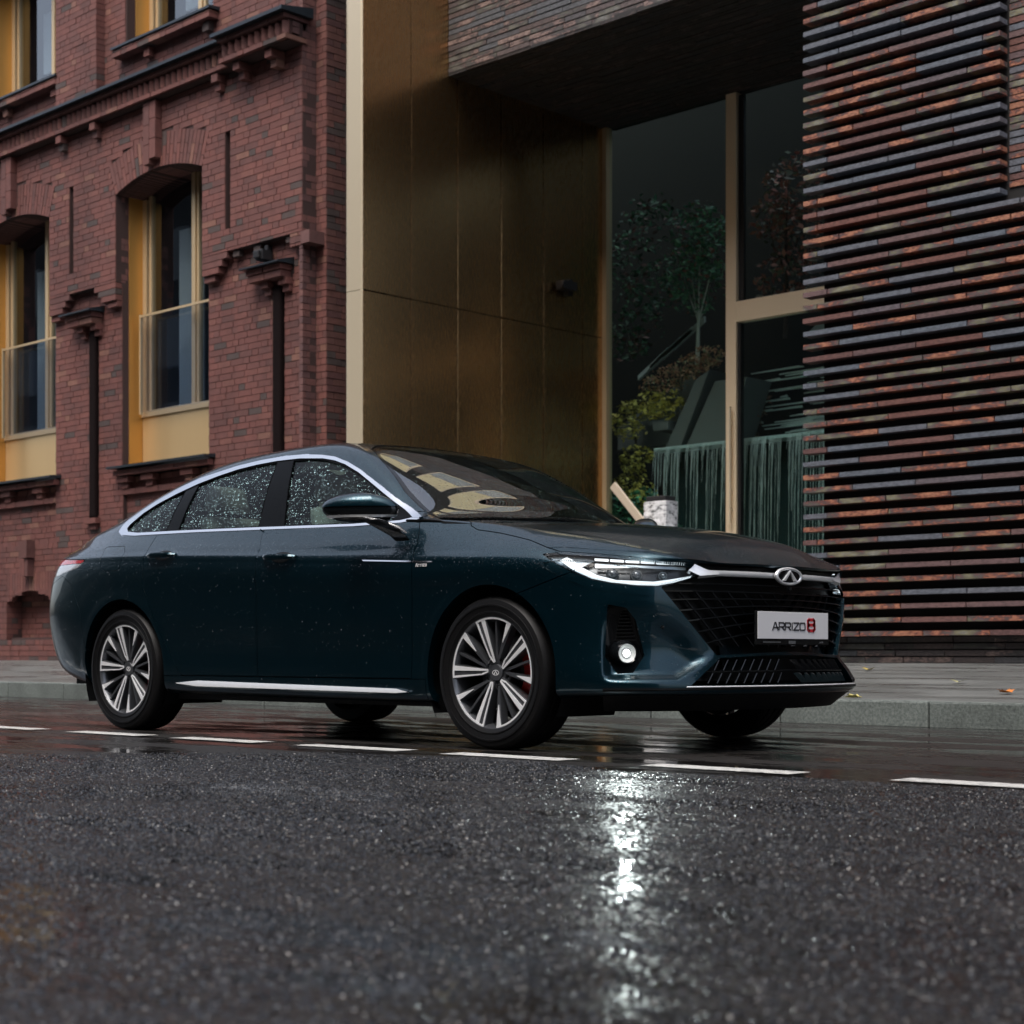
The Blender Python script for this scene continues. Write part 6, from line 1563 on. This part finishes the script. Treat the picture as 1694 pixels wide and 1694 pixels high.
# dashes
def paint_mat():
    m, nt, b = mat_new('road_paint'); L = nt.links.new; pos = gpos(nt)
    n = noise(nt, pos, 22, 6, .75)
    c = ramp(nt, n.outputs[0], [(.38, (.10, .10, .10)), (.45, (.48, .48, .46)), (.7, (.62, .61, .58))]); L(c.outputs[0], b.inputs['Base Color']); setp(b, Roughness=.35)
    bb = bump(nt, n.outputs[0], .4, .003); L(bb.outputs[0], b.inputs['Normal']); return m
M['paint'] = paint_mat()
lm = bpy.data.objects.new('lane_marking', None); COL.objects.link(lm); lm['kind'] = 'structure'
for i, (a, b) in enumerate([(-10.85, -10.2), (-9.82, -9.2), (-8.87, -8.23), (-7.87, -7.22), (-6.93, -6.28), (-5.98, -5.30), (-5.03, -4.38), (-3.98, -3.32), (-2.93, -2.27), (-1.95, -1.3)]):
    g = MB(); n = 9; z = .004
    top = [(a+(b-a)*j/n, 4.92+rnd.uniform(-.004, .004)) for j in range(n+1)]; bot = [(a+(b-a)*j/n, 4.78+rnd.uniform(-.004, .004)) for j in range(n+1)]
    V = [(x, y, z) for x, y in bot]+[(x, y, z) for x, y in top]
    F = [(j, j+1, n+2+j, n+1+j) for j in range(n)]
    link('dash', mesh('dash', V, F), M['paint'], lm)
# street side behind the camera: facades that only reflections see
fm = simple('far_render', (.018, .019, .020), .85); gm = simple('far_window', (.02, .025, .03), .15)
def facing(x, y, w, h, label):
    ob = empty('facing_building', (x, y, 0), label, 'building')
    mb = MB(); mb.box(0, w, -1, 0, 0, h); mb.obj('wall', fm, ob)
    wn_ = MB(); 
    for f in range(int((h-1)/3.2)):
        for i in range(int(w/3.4)): wn_.box(1+i*3.4, 2.5+i*3.4, 0.0, .04, 1.3+f*3.2, 3.2+f*3.2)
    o = wn_.obj('window_rows', gm, ob); o['kind'] = 'stuff'
facing(-64, -11, 104, 21, 'long dark rendered building across the street, behind the camera')
facing(-150, -20, 80, 10, 'lower dark building across the street, farther down on the left')
M['puddle'] = simple('shallow_water', (.004, .0045, .005), .13, Specular_IOR_Level=.3)
PUDDLES = [(-.70, 2.85, .20, .38, .1), (-.29, 2.36, .24, .11, 1.), (.10, 4.36, .14, .10, 2.), (-.03, 1.97, .24, .07, 3.), (-1.26, 5.48, .34, .22, 4.)]
for X0, Z0, rx, rz, ph in []:
    V = []
    for i in range(48):
        a = 2*math.pi*i/48; r_ = 1+.22*math.sin(3*a+ph)+.12*math.sin(7*a+2*ph); X, Z = X0+rx*r_*math.cos(a), Z0+rz*r_*math.sin(a); V.append((X*SA-Z*CA, X*CA+Z*SA, .0018))
    plain('puddle', V, [tuple(range(48))], M['puddle'])
# coarse aggregate standing proud of the road close to the camera
def stone_mat():
    m, nt, b = mat_new('wet_aggregate'); L = nt.links.new
    oi = N(nt, 'ShaderNodeObjectInfo'); c = ramp(nt, oi.outputs['Random'], [(.0, (.003, .003, .0035)), (.55, (.007, .008, .010)), (.80, (.020, .022, .026)), (.93, (.048, .051, .055)), (.98, (.08, .08, .08)), (1., (.06, .035, .024))])
    n = noise(nt, gpos(nt), 1.3, 5, .65); w_ = ramp(nt, n.outputs[0], [(.34, (.45,)*3), (.5, (.9,)*3), (.68, (1.35,)*3)])
    L(mixc(nt, 1., c.outputs[0], w_.outputs[0], 'MULTIPLY'), b.inputs['Base Color'])
    rr_ = N(nt, 'ShaderNodeMapRange'); L(noise(nt, gpos(nt), 2.1, 3, .6).outputs[0], rr_.inputs['Value']); rr_.inputs['From Min'].default_value = .35; rr_.inputs['From Max'].default_value = .65; rr_.inputs['To Min'].default_value = .15; rr_.inputs['To Max'].default_value = .34
    L(rr_.outputs[0], b.inputs['Roughness']); setp(b, Specular_IOR_Level=.42); return m
sm = stone_mat(); stones = []
hid = bpy.data.collections.new('stone_shapes')
for k in range(5):
    bm = bmesh.new(); bmesh.ops.create_icosphere(bm, subdivisions=1, radius=1)
    rr = random.Random(k)
    for v in bm.verts: v.co = Vector((v.co.x*rr.uniform(.75, 1.2), v.co.y*rr.uniform(.75, 1.2), v.co.z*rr.uniform(.5, .8)))
    me = bpy.data.meshes.new('stone'); bm.to_mesh(me); bm.free(); me.materials.append(sm); me.polygons.foreach_set('use_smooth', [True]*len(me.polygons)); me.set_sharp_from_angle(angle=math.radians(28))
    o = bpy.data.objects.new('stone', me); hid.objects.link(o); stones.append(o)
def view_pt(X, Z): return (X*SA-Z*CA, X*CA+Z*SA)
V = []
rs = np.random.RandomState(4)
ntry = 900000
Z = np.sqrt(rs.uniform(1.5**2, 9.6**2, ntry)); X = rs.uniform(-.36, .36, ntry)*Z
x = X*SA-Z*CA; y = X*CA+Z*SA
dens = np.clip((4.6/Z), .25, 1)
patch_ = np.array([mnoise.noise(Vector((a*.8, b*.8, 3))) for a, b in zip(x[:ntry:1], y[:ntry:1])]) if False else (np.sin(x*1.3+1.7*np.sin(y*.9))*np.cos(y*1.1+.8*np.sin(x*.7)))
lim = 4.72+.10*np.sin(x*2.1)+.05*np.sin(x*5.3)-np.clip((-4.6-x)*.55, 0, 1.4)*(.6+.4*np.sin(x*1.7))
keep = (y < lim-np.where(x < -5, 1.1, .12)*rs.rand(ntry)**2.5) & (rs.rand(ntry) < dens*.62) & (rs.rand(ntry) < np.clip(.95-.22*(patch_ < -.6), 0, 1))
PUD = [(-.70, 2.85, .20, .38, .1), (-.29, 2.36, .24, .11, 1.), (.10, 4.36, .14, .10, 2.), (-.03, 1.97, .24, .07, 3.), (-1.26, 5.48, .34, .22, 4.)]
def pud(X, Z, e):
    X0, Z0, rx, rz, ph = e; a = np.arctan2((Z-Z0)/rz, (X-X0)/rx); return np.hypot((X-X0)/rx, (Z-Z0)/rz)-(1+.22*np.sin(3*a+ph)+.12*np.sin(7*a+2*ph))
for e in PUD: keep &= (pud(X, Z, e) > 0) | (rs.rand(ntry) < .50+.5*np.clip(1+pud(X, Z, e), 0, 1)**3)
P = np.c_[x, y, np.full(ntry, -.0012)][keep]
print('stones', len(P))
pm = bpy.data.meshes.new('aggregate'); pm.vertices.add(len(P)); pm.vertices.foreach_set('co', P.ravel()); pm.update()
ag = link('aggregate', pm, None); props(ag, 'coarse wet black and grey aggregate of the asphalt in the foreground', None, None, 'stuff')
ng = bpy.data.node_groups.new('scatter', 'GeometryNodeTree'); ng.interface.new_socket('Geometry', in_out='INPUT', socket_type='NodeSocketGeometry'); ng.interface.new_socket('Geometry', in_out='OUTPUT', socket_type='NodeSocketGeometry')
gi = ng.nodes.new('NodeGroupInput'); go = ng.nodes.new('NodeGroupOutput'); ip = ng.nodes.new('GeometryNodeInstanceOnPoints'); ci = ng.nodes.new('GeometryNodeCollectionInfo')
ci.inputs['Collection'].default_value = hid; ci.inputs['Separate Children'].default_value = True; ci.inputs['Reset Children'].default_value = True
ip.inputs['Pick Instance'].default_value = True
rvr = ng.nodes.new('FunctionNodeRandomValue'); rvr.data_type = 'FLOAT_VECTOR'; rvr.inputs[0].default_value = (-.35, -.35, 0); rvr.inputs[1].default_value = (.35, .35, 6.28)
rvs = ng.nodes.new('FunctionNodeRandomValue'); rvs.data_type = 'FLOAT'; rvs.inputs[2].default_value = .0020; rvs.inputs[3].default_value = .0060
ng.links.new(gi.outputs[0], ip.inputs['Points']); ng.links.new(ci.outputs[0], ip.inputs['Instance']); ng.links.new(rvr.outputs[0], ip.inputs['Rotation']); ng.links.new(rvs.outputs[1], ip.inputs['Scale']); ng.links.new(ip.outputs[0], go.inputs[0])
md = ag.modifiers.new('scatter', 'NODES'); md.node_group = ng
